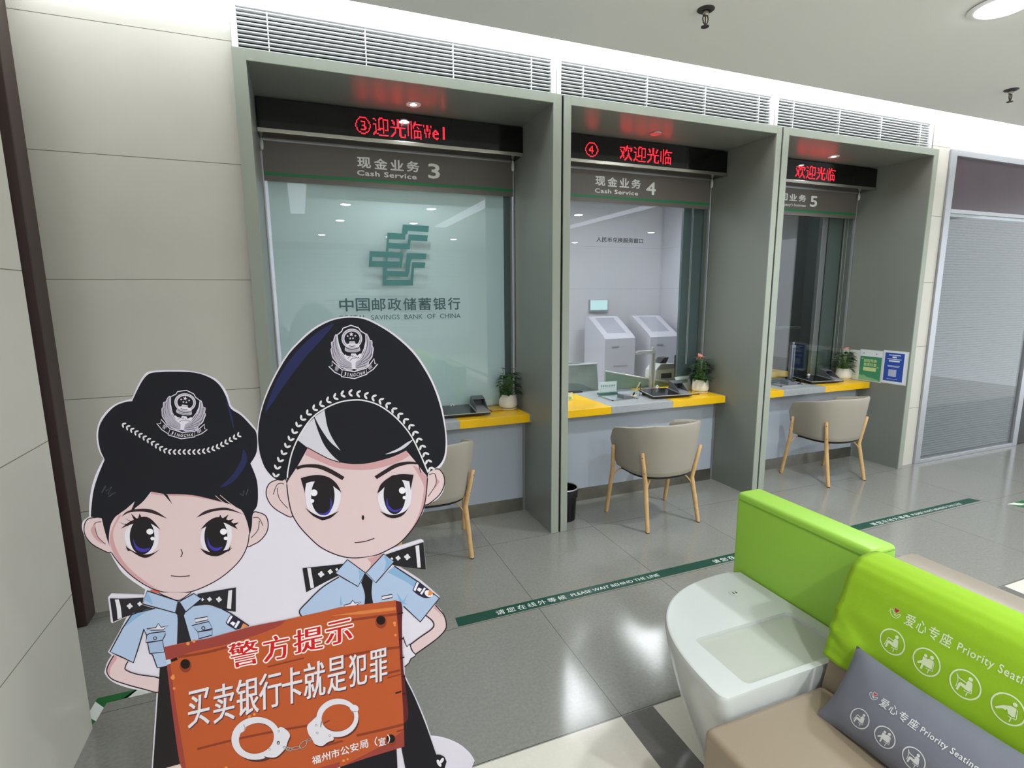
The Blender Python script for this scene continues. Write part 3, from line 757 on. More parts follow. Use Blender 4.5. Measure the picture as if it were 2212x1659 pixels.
# ================================================================ waste bin
t = thing('waste_bin', 'small black waste bin on the floor against the left side of bay four', 'bin', (1.765, 3.43, 0))
MB().lathe(1.765, 3.43, [(0.082, 0.0), (0.086, 0.004), (0.098, 0.245), (0.094, 0.245), (0.08, 0.02)], 28).build('bin_body', M_black, t, 40)
mb = MB()
vs = []; fs = []; N = 40
for j in range(4):
    for k in range(N):
        a = 2 * PI * k / N; r = (0.1, 0.102, 0.101, 0.094)[j] + 0.003 * math.sin(k * 3.3 + j) * (j < 2); z = (0.185 + 0.012 * math.sin(k * 1.9), 0.225, 0.249, 0.25)[j]
        vs.append((1.765 + r * math.cos(a), 3.43 + r * math.sin(a), z))
for j in range(3):
    for k in range(N): fs.append((j * N + k, j * N + (k + 1) % N, (j + 1) * N + (k + 1) % N, (j + 1) * N + k))
mb.add(vs, fs).build('bin_liner', mat('black_bin_liner', '101012', 0.25), t, 60)
MB().tube([(1.765 + 0.1 * math.cos(a), 3.43 + 0.1 * math.sin(a), 0.25) for a in [2 * PI * k / 32 for k in range(32)]], 0.006, 8, closed=True).build('steel_rim', M_alu, t, 60)

# ================================================================ potted plants
M_pot = mat('white_glazed_pot', 'ecebe6', 0.25)
M_saucer = mat('cream_wood_saucer', 'e2cf9f', 0.4)
M_leaf = mat('dark_green_leaf', '2f5024', 0.35, var=0.3, vscale=30)
M_stem = mat('pale_green_stem', '55753a', 0.5)
M_flower = mat('coral_pink_spathe', 'd98f83', 0.45)
M_spadix = mat('pale_yellow_spadix', 'e8d7a0', 0.5)
M_soil = mat('dark_potting_soil', '231a13', 0.9)
def leaf(mb, base, dirv, length, width, curl, m=0):
    d = Vector(dirv).normalized(); side = d.cross(Vector((0, 0, 1)))
    if side.length < .01: side = Vector((1, 0, 0))
    side.normalize(); nrm = side.cross(d).normalized(); N = 7; vs = []; fs = []
    for i in range(N + 1):
        q = i / N; wd = width * (math.sin(PI * min(1, q ** 0.7)) ** 0.85 if 0 < q < 1 else 0.02) + 0.0008
        c = Vector(base) + d * (length * q) - Vector((0, 0, 1)) * (curl * length * q * q)
        for e in (-1, 0, 1): vs.append(c + side * wd * e + nrm * (0.25 * wd * abs(e)))
    for i in range(N):
        for e in range(2): fs.append((i * 3 + e, i * 3 + e + 1, (i + 1) * 3 + e + 1, (i + 1) * 3 + e))
    mb.add(vs, fs, m)
def plant(x, y, z, seed, flowers, label):
    rd = random.Random(seed)
    t = thing('potted_plant', label, 'potted plant', (x, y, z), 'potted flowering plants on the counters')
    MB().lathe(x, y, [(0.066, z), (0.069, z + 0.006), (0.066, z + 0.011), (0.05, z + 0.012)], 32).build('saucer', M_saucer, t, 40)
    MB().lathe(x, y, [(0.056, z + 0.012), (0.068, z + 0.02), (0.074, z + 0.036), (0.073, z + 0.06), (0.066, z + 0.118), (0.063, z + 0.12), (0.061, z + 0.116), (0.066, z + 0.09)], 36).build('pot', M_pot, t, 40)
    MB().lathe(x, y, [(0.0625, z + 0.105), (0.03, z + 0.109), (0.002, z + 0.11)], 24).build('soil', M_soil, t)
    fol = MB(); st = MB()
    for k in range(64):
        a = rd.uniform(0, 2 * PI); h = rd.uniform(0.005, 0.165); el = rd.uniform(0.1, 0.9) * (0.4 + h * 3.0)
        b = Vector((x + 0.022 * math.cos(a), y + 0.022 * math.sin(a), z + 0.11))
        tip = Vector((x + (0.02 + 0.05 * (1 - h / .2)) * math.cos(a), y + (0.02 + 0.05 * (1 - h / .2)) * math.sin(a), z + 0.115 + h))
        st.tube([b, b.lerp(tip, .6) + Vector((0, 0, .008)), tip], 0.0016, 5)
        leaf(fol, tip, (math.cos(a), math.sin(a), el - 0.15), rd.uniform(0.05, 0.085), rd.uniform(0.013, 0.022), rd.uniform(0.1, 0.5))
    fol.v = [(p[0], min(p[1], 3.884), p[2]) for p in fol.v]; st.v = [(p[0], min(p[1], 3.884), p[2]) for p in st.v]
    fol.build('foliage', M_leaf, t, 60, fix=False); st.build('stems', M_stem, t, 60)
    for k in range(flowers):
        a = rd.uniform(0, 2 * PI); r = rd.uniform(0.015, 0.06); h = rd.uniform(0.18, 0.22)
        p = Vector((x + r * math.cos(a), y + r * math.sin(a), z + 0.115 + h))
        f = MB(); leaf(f, p - Vector((0.012 * math.cos(a), 0.012 * math.sin(a), 0)), (math.cos(a), math.sin(a) - .6, 0.5), 0.052, 0.024, 0.1)
        fo = f.build('flower', M_flower, t, 60, fix=False)
        MB().tube([p, p + Vector((0.006 * math.cos(a), -0.01, 0.016))], 0.003, 7).build('spadix', M_spadix, fo, 60)
        MB().tube([(x, y, z + 0.11), (x + r * .5 * math.cos(a), y + r * .5 * math.sin(a), z + 0.2), p], 0.0018, 5).build('flower_stalk', M_stem, t, 60)
    return t
plant(1.468, 3.828, 0.8035, 3, 2, 'potted plant with dark leaves in white pot on counter three')
plant(3.33, 3.80, 0.8035, 11, 5, 'potted plant with pink flowers in white pot on counter four')
plant(5.178, 3.80, 0.8035, 23, 3, 'potted plant in white pot on far right counter five beside notices')

# ================================================================ signing terminals with hooded keypads
M_scr = mat('dark_glossy_screen', '1b2526', 0.06)
M_keypad = mat('grey_keypad_plastic', '8d9092', 0.35)
M_hood = mat('dark_grey_hood', '55585c', 0.35)
M_trim = mat('silver_edge_trim', 'c4c2bc', 0.3, 0.6)
M_red = mat('red_key', 'b04848', 0.4); M_green = mat('green_key', '5b9a7c', 0.4)
def terminal(x, y, z, rot, label):
    t = thing('signing_terminal', label, 'signing terminal', (0, 0, 0), 'signing terminals on the counters')
    # local: width along x 0.36, depth along y 0.25, sloping towards the customer
    def P(u, v, h): return (u, v, 0.012 + 0.032 * max(0, v + 0.02) / 0.25 + h)
    def slab(u0, u1, v0, v1, h0, h1):
        a = [P(u0, v0, h0), P(u1, v0, h0), P(u1, v1, h0), P(u0, v1, h0), P(u0, v0, h1), P(u1, v0, h1), P(u1, v1, h1), P(u0, v1, h1)]
        return a, [(0, 3, 2, 1), (4, 5, 6, 7), (0, 1, 5, 4), (1, 2, 6, 5), (2, 3, 7, 6), (3, 0, 4, 7)]
    MB().add(*slab(-0.19, 0.19, -0.125, 0.125, -0.012, 0.0)).build('terminal_body', M_blackmatt, t)
    MB().add(*slab(-0.192, 0.192, -0.128, 0.127, 0.0, 0.004)).build('edge_trim', M_trim, t)
    MB().add(*slab(-0.185, 0.085, -0.12, 0.12, 0.004, 0.0055)).build('touch_screen', M_black, t)
    MB().add(*slab(-0.165, 0.07, -0.105, 0.105, 0.0055, 0.006)).build('display_area', M_scr, t)
    k = MB().add(*slab(0.09, 0.188, -0.12, 0.10, 0.004, 0.012)).build('keypad', M_keypad, t)
    for i in range(3):
        MB().add(*slab(0.098 + i * 0.03, 0.12 + i * 0.03, -0.045, 0.02, 0.012, 0.015)).build('key_column', M_black, k)
    MB().add(*slab(0.098, 0.12, -0.07, -0.052, 0.012, 0.015)).build('cancel_key', M_red, k)
    MB().add(*slab(0.158, 0.18, -0.07, -0.052, 0.012, 0.015)).build('enter_key', M_green, k)
    h = MB()
    for u in (0.092, 0.182):
        a = [P(u, -0.085, 0.012), P(u, 0.09, 0.012), P(u, 0.088, 0.075), P(u, 0.02, 0.07)]
        h.prism(a, (0.005, 0, 0))
    h.prism([P(0.092, 0.086, 0.012), P(0.187, 0.086, 0.012), P(0.187, 0.086, 0.075), P(0.092, 0.086, 0.075)], (0, 0.006, 0))
    h.prism([P(0.092, 0.02, 0.07), P(0.187, 0.02, 0.07), P(0.187, 0.09, 0.075), P(0.092, 0.09, 0.075)], (0, 0, 0.004))
    h.build('privacy_hood', M_hood, t)
    for u in (-0.15, 0.15): MB().box(u - .012, u + .012, 0.08, 0.11, -0.012, 0.028).build('rear_foot', M_blackmatt, t)
    t.location = (x, y, z + 0.0125); t.rotation_euler.z = math.radians(rot)
    for ch in t.children: ch.matrix_parent_inverse = Matrix.Identity(4)
    return t
terminal(1.075, 3.785, 0.8035, -3, 'black signing terminal with hooded keypad on counter three')
terminal(2.93, 3.785, 0.8035, -6, 'black signing terminal with hooded keypad on counter four')
terminal(4.81, 3.795, 0.8035, -8, 'black signing terminal with hooded keypad on far right counter five')
# white diamond markers standing on the glass line
M_mark = mat('white_marker', 'eef0ef', 0.4)
for (x, z, lab) in ((1.035, 0.852, 'three, beside the potted plant'), (2.93, 0.868, 'four, over the signing terminal'), (4.80, 0.86, 'five at the far right')):
    t = thing('diamond_marker', 'tiny white diamond marker on the glass of counter ' + lab, 'marker', (x, 3.893, z - 0.04), 'white diamond markers on the glass')
    y = 3.893; r = 0.019
    MB().prism([(x - r, y, z), (x, y, z - r * .8), (x + r, y, z), (x, y, z + r * .8)], (0, 0.004, 0)).build('diamond_plate', M_mark, t)
    MB().box(x - .013, x + .014, y, y + .004, z - 0.042, z - 0.022).build('foot_plate', M_mark, t)
    MB().box(x - .003, x + .003, y, y + .004, z - 0.023, z - 0.014).build('stalk', M_mark, t)
    MB().prism([(x + .004 * math.cos(a), y - .0008, z + .004 * math.sin(a)) for a in [2 * PI * k / 14 for k in range(14)]], (0, .001, 0)).build('dark_dot', M_black, t)
o = MB().box(1.305, 1.405, 3.765, 3.865, 0.811, 0.816, bev=0.002).box(1.315, 1.395, 3.775, 3.855, 0.8035, 0.811).build('payment_pad', mat('yellow_topped_pad', 'cba53a', 0.3))
tag(o, 'flat square black edged pad beside the plant on counter three', 'pad')

# ================================================================ counter four and five clutter
def cash_tray(x0, x1, y0, y1, label):
    t = thing('cash_tray', label, 'cash tray', ((x0 + x1) / 2, (y0 + y1) / 2, 0.8035), 'steel cash trays')
    f = MB(); z = 0.8035
    f.box(x0, x1, y0, y0 + .012, z, z + .006).box(x0, x1, y1 - .012, y1, z, z + .006).box(x0, x0 + .012, y0, y1, z, z + .006).box(x1 - .012, x1, y0, y1, z, z + .006)
    f.build('steel_rim', M_steel, t)
    MB().box(x0 + .012, x1 - .012, y0 + .012, y1 - .012, z, z + .001).build('tray_floor', mat('pale_steel_floor', 'c3ccd4', 0.2, 0.5), t)
    MB().prism([(x0 + .13, y0 + .03, z + .001), (x1 - .03, y0 + .03, z + .001), (x1 - .03, y0 + .03, z + .02), (x0 + .13, y0 + .03, z + .034)], (0, .1, 0)).build('sloped_cover', mat('grey_tray_cover', '6c7076', 0.3), t)
cash_tray(2.38, 2.63, 3.76, 3.99, 'steel cash tray set in counter four beside the signing terminal')
cash_tray(4.24, 4.52, 3.73, 3.94, 'steel cash tray set in far right counter five')
t = thing('acrylic_desk_sign', 'small white desk sign in green base behind the glass of counter four', 'desk sign', (2.505, 4.05, 0.803))
MB().box(2.42, 2.60, 4.044, 4.050, 0.822, 0.918).build('sign_plate', mat('pale_aqua_plate', 'cfdcdc', 0.4), t)
MB().box(2.412, 2.602, 4.025, 4.07, 0.8035, 0.824, bev=0.003).build('green_base', mat('green_acrylic_base', '3f6f66', 0.2), t)
mb = MB()
for k in range(8):
    x = 2.437 + k * 0.0187 + (0.004 if k > 3 else 0)
    mb.box(x, x + .013, 4.0425, 4.044, 0.874, 0.880).box(x + .001 * (k % 3), x + .012, 4.0425, 4.044, 0.882, 0.889)
mb.box(2.435, 2.585, 4.0425, 4.044, 0.862, 0.8635)
mb.build('dark_print', mat('grey_green_print', '5d7675', 0.5), t)
t = thing('acrylic_notice', 'pale aqua notice leaning behind the keypad hood on counter four', 'desk sign', (3.28, 3.95, 0.803))
MB().prism([(3.215, 3.935, 0.8035), (3.35, 3.935, 0.8035), (3.335, 3.955, 0.935), (3.165, 3.955, 0.932)], (0, 0.004, 0)).build('sign_plate', mat('pale_aqua_plate', 'cfdcdc', 0.4), t)
mb = MB().box(3.20, 3.225, 3.938, 3.946, 0.892, 0.904).box(3.23, 3.30, 3.938, 3.946, 0.892, 0.906).box(3.235, 3.30, 3.938, 3.944, 0.876, 0.888)
mb.build('dark_print', mat('grey_green_print', '5d7675', 0.5), t)
t = thing('card_stand', 'small white and green card stand beside the left edge of counter four', 'card stand', (2.0, 3.945, 0.803))
MB().box(1.93, 2.10, 3.94, 3.965, 0.8035, 0.868, bev=0.002).build('card_face', mat('white_card', 'ece9d8', 0.5), t)
MB().prism([(2.065, 3.9385, 0.812), (2.085, 3.9385, 0.812), (2.09, 3.9385, 0.836), (2.075, 3.9385, 0.83), (2.06, 3.9385, 0.836)], (0, .0015, 0)).build('green_mark', mat('lime_print', '9ac43c', 0.5), t)
MB().box(1.95, 2.09, 3.944, 3.96, 0.868, 0.874).build('dark_top', M_blackmatt, t)
t = thing('pen_on_stand', 'gold desk pen leaning in its base with cord on counter four', 'pen', (2.76, 3.9, 0.803))
MB().tube([(2.675, 3.88, 0.83), (2.73, 3.87, 0.925)], [0.004, 0.006], 10).build('pen_barrel', mat('pale_gold_metal', 'cfc08a', 0.3, 0.5), t, 50)
MB().tube([(2.665, 3.882, 0.8035), (2.68, 3.88, 0.838)], [0.009, 0.006], 10).build('pen_holder', M_black, t, 50)
MB().tube([(2.732, 3.87, 0.92), (2.735, 3.872, 0.86), (2.73, 3.876, 0.804)], 0.002, 6).build('pen_cord', M_black, t, 50)
MB().box(2.645, 2.70, 3.868, 3.898, 0.8035, 0.812, bev=0.003).build('pen_base', mat('cream_base', 'd8cfa8', 0.4), t)
t = thing('desk_pen', 'dark ballpoint pen lying on the yellow end of counter four', 'pen', (3.2, 3.71, 0.803))
MB().tube([(3.13, 3.74, 0.8075), (3.25, 3.715, 0.8075)], 0.004, 10).build('pen_barrel', mat('dark_maroon_pen', '2c1512', 0.3), t, 50)
MB().tube([(3.25, 3.715, 0.8075), (3.262, 3.7125, 0.8075)], [0.0035, 0.001], 10).build('pen_tip', M_alu, t, 50)
def doc_camera(x, y, lab, arm):
    t = thing('document_camera', lab, 'document camera', (x, y, 0.803), 'document cameras behind the glass')
    MB().box(x - .024, x + .024, y - .012, y + .018, 0.8035, 1.15, bev=0.003).build('column', M_alu, t)
    MB().box(x - .008, x + .008, y - .0135, y - .012, 0.82, 1.14).build('column_groove', mat('dark_groove', '5f625f', 0.4), t)
    a = MB().box(x - .185 if arm else x - .03, x + .024, y - .016, y + .016, 1.14, 1.172, bev=0.003).build('camera_arm', M_alu, t)
    if arm: MB().box(x - .19, x - .10, y - .02, y + .02, 1.138, 1.158, bev=0.004).build('camera_head', M_keypad, a)
    MB().box(x - .012, x + .012, y - .006, y + .006, 1.172, 1.20, bev=0.002).build('camera_lens', M_alu, a)
    MB().box(x - .06, x + .06, y - .03, y + .06, 0.8035, 0.812, bev=0.002).build('foot_plate', M_keypad, t)
doc_camera(3.036, 4.12, 'silver document camera with sideways arm behind window four', True)
doc_camera(4.62, 3.955, 'silver document camera column behind window five', False)
t = thing('looped_cord', 'black looped cord lying beside the terminal on counter five', 'cord', (4.62, 3.86, 0.803))
MB().tube([(4.50, 3.87, 0.845), (4.51, 3.84, 0.825), (4.53, 3.80, 0.808), (4.57, 3.79, 0.808), (4.59, 3.82, 0.812), (4.56, 3.87, 0.825)], 0.004, 8).build('cord_loop', M_black, t, 60)
t = thing('interior_counter_ledge', 'yellow inner desk edge behind window five', 'ledge', (4.75, 4.3, 0.803))
MB().box(4.30, 4.96, 4.28, 4.60, 0.78, 0.84, bev=0.003).build('yellow_ledge', M_yellow, t)
MB().box(4.32, 4.94, 4.30, 4.58, 0.0, 0.78).build('ledge_support', M_front, t)

# ================================================================ notices on the right wall of bay five
M_paper = mat('off_white_paper', 'd9dcd2', 0.6); M_holder = mat('clear_plastic_holder', 'dfe5e8', 0.15)
M_pgreen = mat('green_poster_print', '3f8f6c', 0.5); M_pblue = mat('blue_poster_print', '2a4fae', 0.5); M_pale = mat('pale_lime_print', 'c6dc9c', 0.5)
M_ptext = mat('grey_poster_text', '8d9389', 0.6); M_pwhite = mat('white_poster_print', 'e4eaf2', 0.5)
PXW = 5.2715
def wallrect(mb, ya, yb, z0, z1, d): mb.add([(PXW - d, ya, z0), (PXW - d, yb, z0), (PXW - d, yb, z1), (PXW - d, ya, z1)], [(0, 1, 2, 3)])
def notice(label, y0, y1, z0, z1):
    t = thing('wall_notice', label, 'notice', (PXW, (y0 + y1) / 2, z0), 'notices on the wall of bay five')
    MB().box(PXW - .004, PXW, y1 - .004, y0 + .004, z0 - .006, z1 + .006).build('holder', M_holder, t)
    return t
def wtext(mb, body, ya, yb, z0, z1, d, bold=.02): put_text(mb, body, lambda u, v: (PXW - d, ya + (yb - ya) * u, z0 + (z1 - z0) * v), 0, bold)
t = notice('white printed notice half behind the plant on the wall of bay five', 3.925, 3.715, 0.812, 1.105)
mb = MB(); wallrect(mb, 3.92, 3.72, 0.815, 1.10, .0055); mb.build('paper', M_paper, t, fix=False)
mb = MB(); wallrect(mb, 3.88, 3.74, 1.035, 1.045, .006)
for k in range(8): wallrect(mb, 3.90, 3.735 + 0.02 * (k % 3 == 2), 1.005 - k * .021, 1.009 - k * .021, .006)
mb.build('printed_lines', M_ptext, t, fix=False)
t = notice('green poster in the middle of the three wall notices', 3.705, 3.478, 0.815, 1.118)
mb = MB(); wallrect(mb, 3.70, 3.483, 1.058, 1.115, .0055); mb.build('white_heading', M_pwhite, t, fix=False)
mb = MB(); wallrect(mb, 3.70, 3.483, 0.818, 1.058, .0055); mb.build('green_field', M_pgreen, t, fix=False)
mb = MB(); wtext(mb, '邮政降费', 3.66, 3.53, 0.998, 1.032, .0065); wtext(mb, '就是财富', 3.66, 3.53, 0.96, 0.993, .0065); wtext(mb, '“', 3.685, 3.668, 1.025, 1.042, .0065); wtext(mb, '”', 3.525, 3.508, 0.945, 0.962, .0065)
wallrect(mb, 3.66, 3.53, 0.912, 0.95, .0065); mb.build('pale_lettering', M_pale, t, fix=False)
mb = MB(); mb.poly([(PXW - .0062, a, b) for a, b in ((3.70, .818), (3.49, .818), (3.49, .83), (3.56, .845), (3.62, .852), (3.65, .872), (3.66, .862), (3.70, .868))]); mb.build('pale_hill', mat('pale_green_print', '7fb98f', 0.5), t, fix=False)
mb = MB(); mb.poly([(PXW - .0062, a, b) for a, b in ((3.682, 1.085), (3.665, 1.08), (3.662, 1.098))]); wallrect(mb, 3.545, 3.532, 1.08, 1.092, .0062); mb.build('dark_emblem', M_ptext, t, fix=False)
t = notice('blue poster nearest the front edge of the three wall notices', 3.472, 3.245, 0.822, 1.13)
mb = MB(); wallrect(mb, 3.468, 3.25, 0.826, 1.126, .0055); mb.build('white_border', M_pwhite, t, fix=False)
mb = MB(); wallrect(mb, 3.455, 3.275, 0.842, 1.115, .006); mb.build('blue_field', M_pblue, t, fix=False)
mb = MB(); wallrect(mb, 3.42, 3.31, 1.09, 1.098, .0065); wallrect(mb, 3.385, 3.345, 1.068, 1.082, .0065); wallrect(mb, 3.43, 3.30, 1.052, 1.058, .0065); wallrect(mb, 3.415, 3.315, 1.03, 1.044, .0065)
wallrect(mb, 3.425, 3.31, 0.99, 0.994, .0065); wallrect(mb, 3.42, 3.315, 0.98, 0.984, .0065); wallrect(mb, 3.42, 3.32, 0.862, 0.865, .0065); mb.build('white_lines', M_pwhite, t, fix=False)
mb = MB(); wallrect(mb, 3.41, 3.335, 0.888, 0.955, .0065); mb.build('pale_square', mat('pale_lilac_print', 'b5bdd8', 0.5), t, fix=False)

# ================================================================ waiting area: white end table, green panel, sofas
M_acryl = mat('white_solid_surface', 'c8cbc9', 0.18)
M_inset = mat('pale_grey_inset', 'b6b9b0', 0.15)
M_lime = mat('lime_green_leatherette', '98c945', 0.4, bump=0.1, bscale=400)
M_cloth = mat('lime_green_cloth', '8fb916', 0.8, bump=0.3, bscale=900)
M_tan = mat('tan_leatherette', '8f806c', 0.42, bump=0.1, bscale=400)
M_tan2 = mat('light_tan_leatherette', '8f8374', 0.45)
M_print = mat('pale_green_white_print', 'dbeac0', 0.6)
M_printg = mat('pale_grey_print', 'd2d4d4', 0.6)
M_heart = mat('red_heart_print', 'b3242c', 0.6)
t = thing('end_table', 'white rounded end table with recessed top beside the tan sofa', 'table', (1.45, 1.3, 0))
def tab(k, z):   # outline of the top scaled towards the sofa corner
    out = []
    X1, Y0 = 1.684, 1.068
    rx, rz = 0.602 * k, 0.575 * k
    pts = [(X1, Y0), (X1, Y0 + rz - 0.02)]
    for i in range(0, 25):
        a = PI / 2 * (1 - i / 24) ; e = 0.78
        pts.append((X1 - 0.05 * k - (rx - 0.05 * k) * max(0.0, math.cos(a)) ** e, Y0 + rz * max(0.0, math.sin(a)) ** e))
    n = len(pts)
    # rounded near corner
    c = (X1 - rx + 0.03, Y0 + 0.03)
    pts = pts[:-1] + [(X1 - rx, Y0 + 0.05)] + [(c[0] - .03 * math.cos(b), c[1] - .03 * math.sin(b)) for b in (0, PI / 8, PI / 4, 3 * PI / 8, PI / 2)]
    return [(p[0], p[1], z) for p in pts]
rings = [tab(k, z) for k, z in ((0.76, 0.0), (0.80, 0.06), (0.86, 0.15), (0.915, 0.25), (0.96, 0.35), (0.988, 0.43), (1.0, 0.475), (1.0, 0.49), (0.994, 0.498), (0.985, 0.50))]
n = len(rings[0]); vs = sum(rings, []); fs = []
for i in range(len(rings) - 1):
    for k in range(n): fs.append((i * n + k, i * n + (k + 1) % n, (i + 1) * n + (k + 1) % n, (i + 1) * n + k))
fs.append(tuple(range(n))[::-1])
mb = MB().add(vs, fs)
# top with a rectangular recess
def rrect(x0, x1, y0, y1, r, z, seg=5):
    out = []
    for (cx, cy, a0) in ((x1 - r, y1 - r, 0), (x0 + r, y1 - r, PI / 2), (x0 + r, y0 + r, PI), (x1 - r, y0 + r, 1.5 * PI)):
        for i in range(seg + 1):
            a = a0 + PI / 2 * i / seg; out.append((cx + r * math.cos(a), cy + r * math.sin(a), z))
    return out
RC = rrect(1.192, 1.635, 1.09, 1.328, 0.022, 0.50)
outer = rings[-1]
tr = tessellate_polygon([[Vector(p) for p in outer], [Vector(p) for p in RC]])
mb.add(outer + RC, [tuple(q) for q in tr])
RCb = [(p[0], p[1], 0.487) for p in RC]
q = len(RC)
mb.add(RC + RCb, [(i, (i + 1) % q, (i + 1) % q + q, i + q) for i in range(q)])
mb.build('table_body', M_acryl, t, 35)
MB().poly(RCb).build('recessed_tray', M_inset, t)
MB().lathe(1.538, 1.497, [(0.020, 0.50), (0.021, 0.5025), (0.017, 0.503), (0.002, 0.503)], 28).build('power_socket', mat('pale_grey_socket', 'c5c7c4', 0.35), t, 40)
for dx in (-.007, .006): MB().box(1.538 + dx - .002, 1.538 + dx + .002, 1.490, 1.503, 0.503, 0.5036).build('socket_slot', M_black, t)
# green divider
t = thing('green_divider_panel', 'lime green padded divider panel standing behind the white table', 'divider', (1.755, 1.37, 0))
MB().box(1.692, 1.818, 1.082, 1.672, 0.0, 0.845, bev=0.018, seg=4).build('padded_panel', M_lime, t, 50)
sm = mat('dark_lime_seam', '73a12a', 0.5)
MB().tube([(1.6915, 1.10, 0.815), (1.6915, 1.655, 0.815)], 0.0028, 6).build('seam_piping', sm, t, 60)
MB().tube([(1.712, 1.081, 0.842), (1.722, 1.0805, 0.832), (1.80, 1.0805, 0.832)], 0.0022, 6).build('end_piping', sm, t, 60)
# sofa facing left
YA, YN = 1.052, -0.95
prof = [(1.47, 0.0), (1.47, 0.40), (1.472, 0.449), (1.50, 0.55), (1.512, 0.604), (1.536, 0.708), (1.572, 0.805), (1.600, 0.838), (1.64, 0.848), (1.69, 0.845), (1.716, 0.825), (1.722, 0.78), (1.722, 0.0)]
t = thing('tan_sofa', 'tan sofa with lime green priority seating cover beside the white table', 'sofa', (1.35, 0.1, 0))
MB().prism([(a, YA, z) for a, z in prof], (0, YN - YA, 0)).build('backrest', M_tan, t, 40)
mb = MB().box(0.995, 1.476, YN, YA, 0.055, 0.452, bev=0.022, seg=4)
mb.build('seat', M_tan, t, 50)
MB().box(1.03, 1.46, YN + .03, YA - .03, 0.0, 0.06).build('plinth', M_under, t)
# cloth cover draped over the backrest
t = thing('priority_seat_cover', 'lime green cloth cover printed priority seating over the tan sofa back', 'seat cover', (1.6, 0.5, 0.55))
cp = [(1.493, 0.548), (1.500, 0.58), (1.508, 0.62), (1.518, 0.66), (1.530, 0.71), (1.545, 0.752), (1.562, 0.80), (1.580, 0.832), (1.606, 0.852), (1.64, 0.859), (1.685, 0.857), (1.722, 0.842), (1.732, 0.80), (1.732, 0.62)]
def profx(z):
    for (a, b) in zip(cp, cp[1:]):
        if a[1] <= z <= b[1]: return a[0] + (b[0] - a[0]) * (z - a[1]) / (b[1] - a[1])
    return cp[8][0]
def fold(u, z):     # loose diagonal folds running down from the pinched far edge
    y = 1.062 - 1.612 * u; e = 0.0
    for (z0, sl, a, w_) in ((0.690, 0.9, 0.007, 0.012), (0.635, 0.55, 0.009, 0.013), (0.590, 0.25, 0.008, 0.012)):
        t_ = (1.05 - y); c = z0 - sl * t_
        e += a * math.exp(-((z - c) / w_) ** 2) * max(0, 1 - t_ / 0.24)
    return e
def cover(u, v):
    y = 1.062 + (-0.55 - 1.062) * u
    f = v * (len(cp) - 1); i = min(len(cp) - 2, int(f)); q = f - i
    x = cp[i][0] + (cp[i + 1][0] - cp[i][0]) * q; z = cp[i][1] + (cp[i + 1][1] - cp[i][1]) * q
    lo = max(0, 1 - v * 2.6)
    edge = math.exp(-((u - 0.03) / 0.05) ** 2)
    x -= 0.006 + 0.012 * edge * lo * (0.5 + 0.5 * math.sin(z * 60 + u * 40)) + 0.004 * lo * math.sin(u * 37 + 1) * (u > .03)
    z -= 0.006 * math.sin(u * 23) * max(0, 1 - v * 6)
    x -= fold(u, z)
    return (x, y, z)
M_cloth2 = M_cloth
o = MB().grid(cover, 90, 52).build('cloth', M_cloth, t, 180, fix=False)
sd = o.modifiers.new('thick', 'SOLIDIFY'); sd.thickness = 0.003; sd.offset = 1
MB().tube([cover(u / 60, 0) for u in range(61)], 0.0022, 6).build('hem', M_cloth, t, 180)
# end flap of the cover hanging at the far end
MB().poly([(cover(0, v / 26)[0], 1.0625, cover(0, v / 26)[2]) for v in range(27)]).build('end_flap', M_cloth, t, fix=False)

# pictograms: unit square, y up; drawn as filled outlines
def blob(cx, cy, r, n=18): return [(cx + r * math.cos(2 * PI * i / n), cy + r * math.sin(2 * PI * i / n)) for i in range(n)]
def bar(x0, y0, x1, y1, w):
    d = Vector((x1 - x0, y1 - y0)); k = Vector((-d.y, d.x)).normalized() * w / 2
    return [(x0 + k.x, y0 + k.y), (x1 + k.x, y1 + k.y), (x1 - k.x, y1 - k.y), (x0 - k.x, y0 - k.y)]
SIT = [blob(.22, .52, .13), [(.10, .36), (.34, .36), (.40, -.20), (.34, -.30), (.02, -.30), (-.02, -.16), (.04, -.10)], [(.04, -.02), (.04, -.28), (-.22, -.22), (-.30, -.62), (-.42, -.60), (-.36, -.08), (-.24, 0)],
       bar(.36, .30, .46, -.36, .05), bar(.46, -.36, .02, -.42, .05), bar(.24, -.40, .20, -.70, .06)]
ICONS = [SIT + [bar(.12, .12, -.34, .18, .08), bar(-.34, .2, -.50, -.50, .05)],
         [blob(.26, .50, .13), blob(-.14, .40, .115), [(.10, .34), (.42, .34), (.44, -.30), (.02, -.30), (-.02, .1)], [(-.30, .26), (.06, .26), (.06, -.12), (-.16, -.16), (-.52, -.40), (-.58, -.30), (-.28, -.02)],
          [(.04, -.06), (.04, -.30), (-.10, -.28), (-.16, -.66), (-.28, -.64), (-.26, -.12)], bar(.46, .26, .52, -.38, .05), bar(.52, -.38, .06, -.42, .05), bar(.28, -.40, .24, -.70, .06)],
         SIT + [bar(.12, .14, -.46, .22, .08), bar(-.62, .46, -.44, .06, .05), bar(-.62, .42, -.30, .16, .04), bar(-.44, .1, -.46, -.46, .05)],
         [blob(.28, .50, .13), [(.10, .30), (.40, .32), (.44, -.24), (.30, -.32), (.06, -.26), (-.06, .02), (-.26, .10), (-.66, -.28), (-.58, -.38), (-.28, -.14), (-.10, -.14)], bar(.46, .26, .52, -.34, .05), bar(.52, -.36, .10, -.42, .05), bar(.26, -.4, .22, -.70, .06)]]
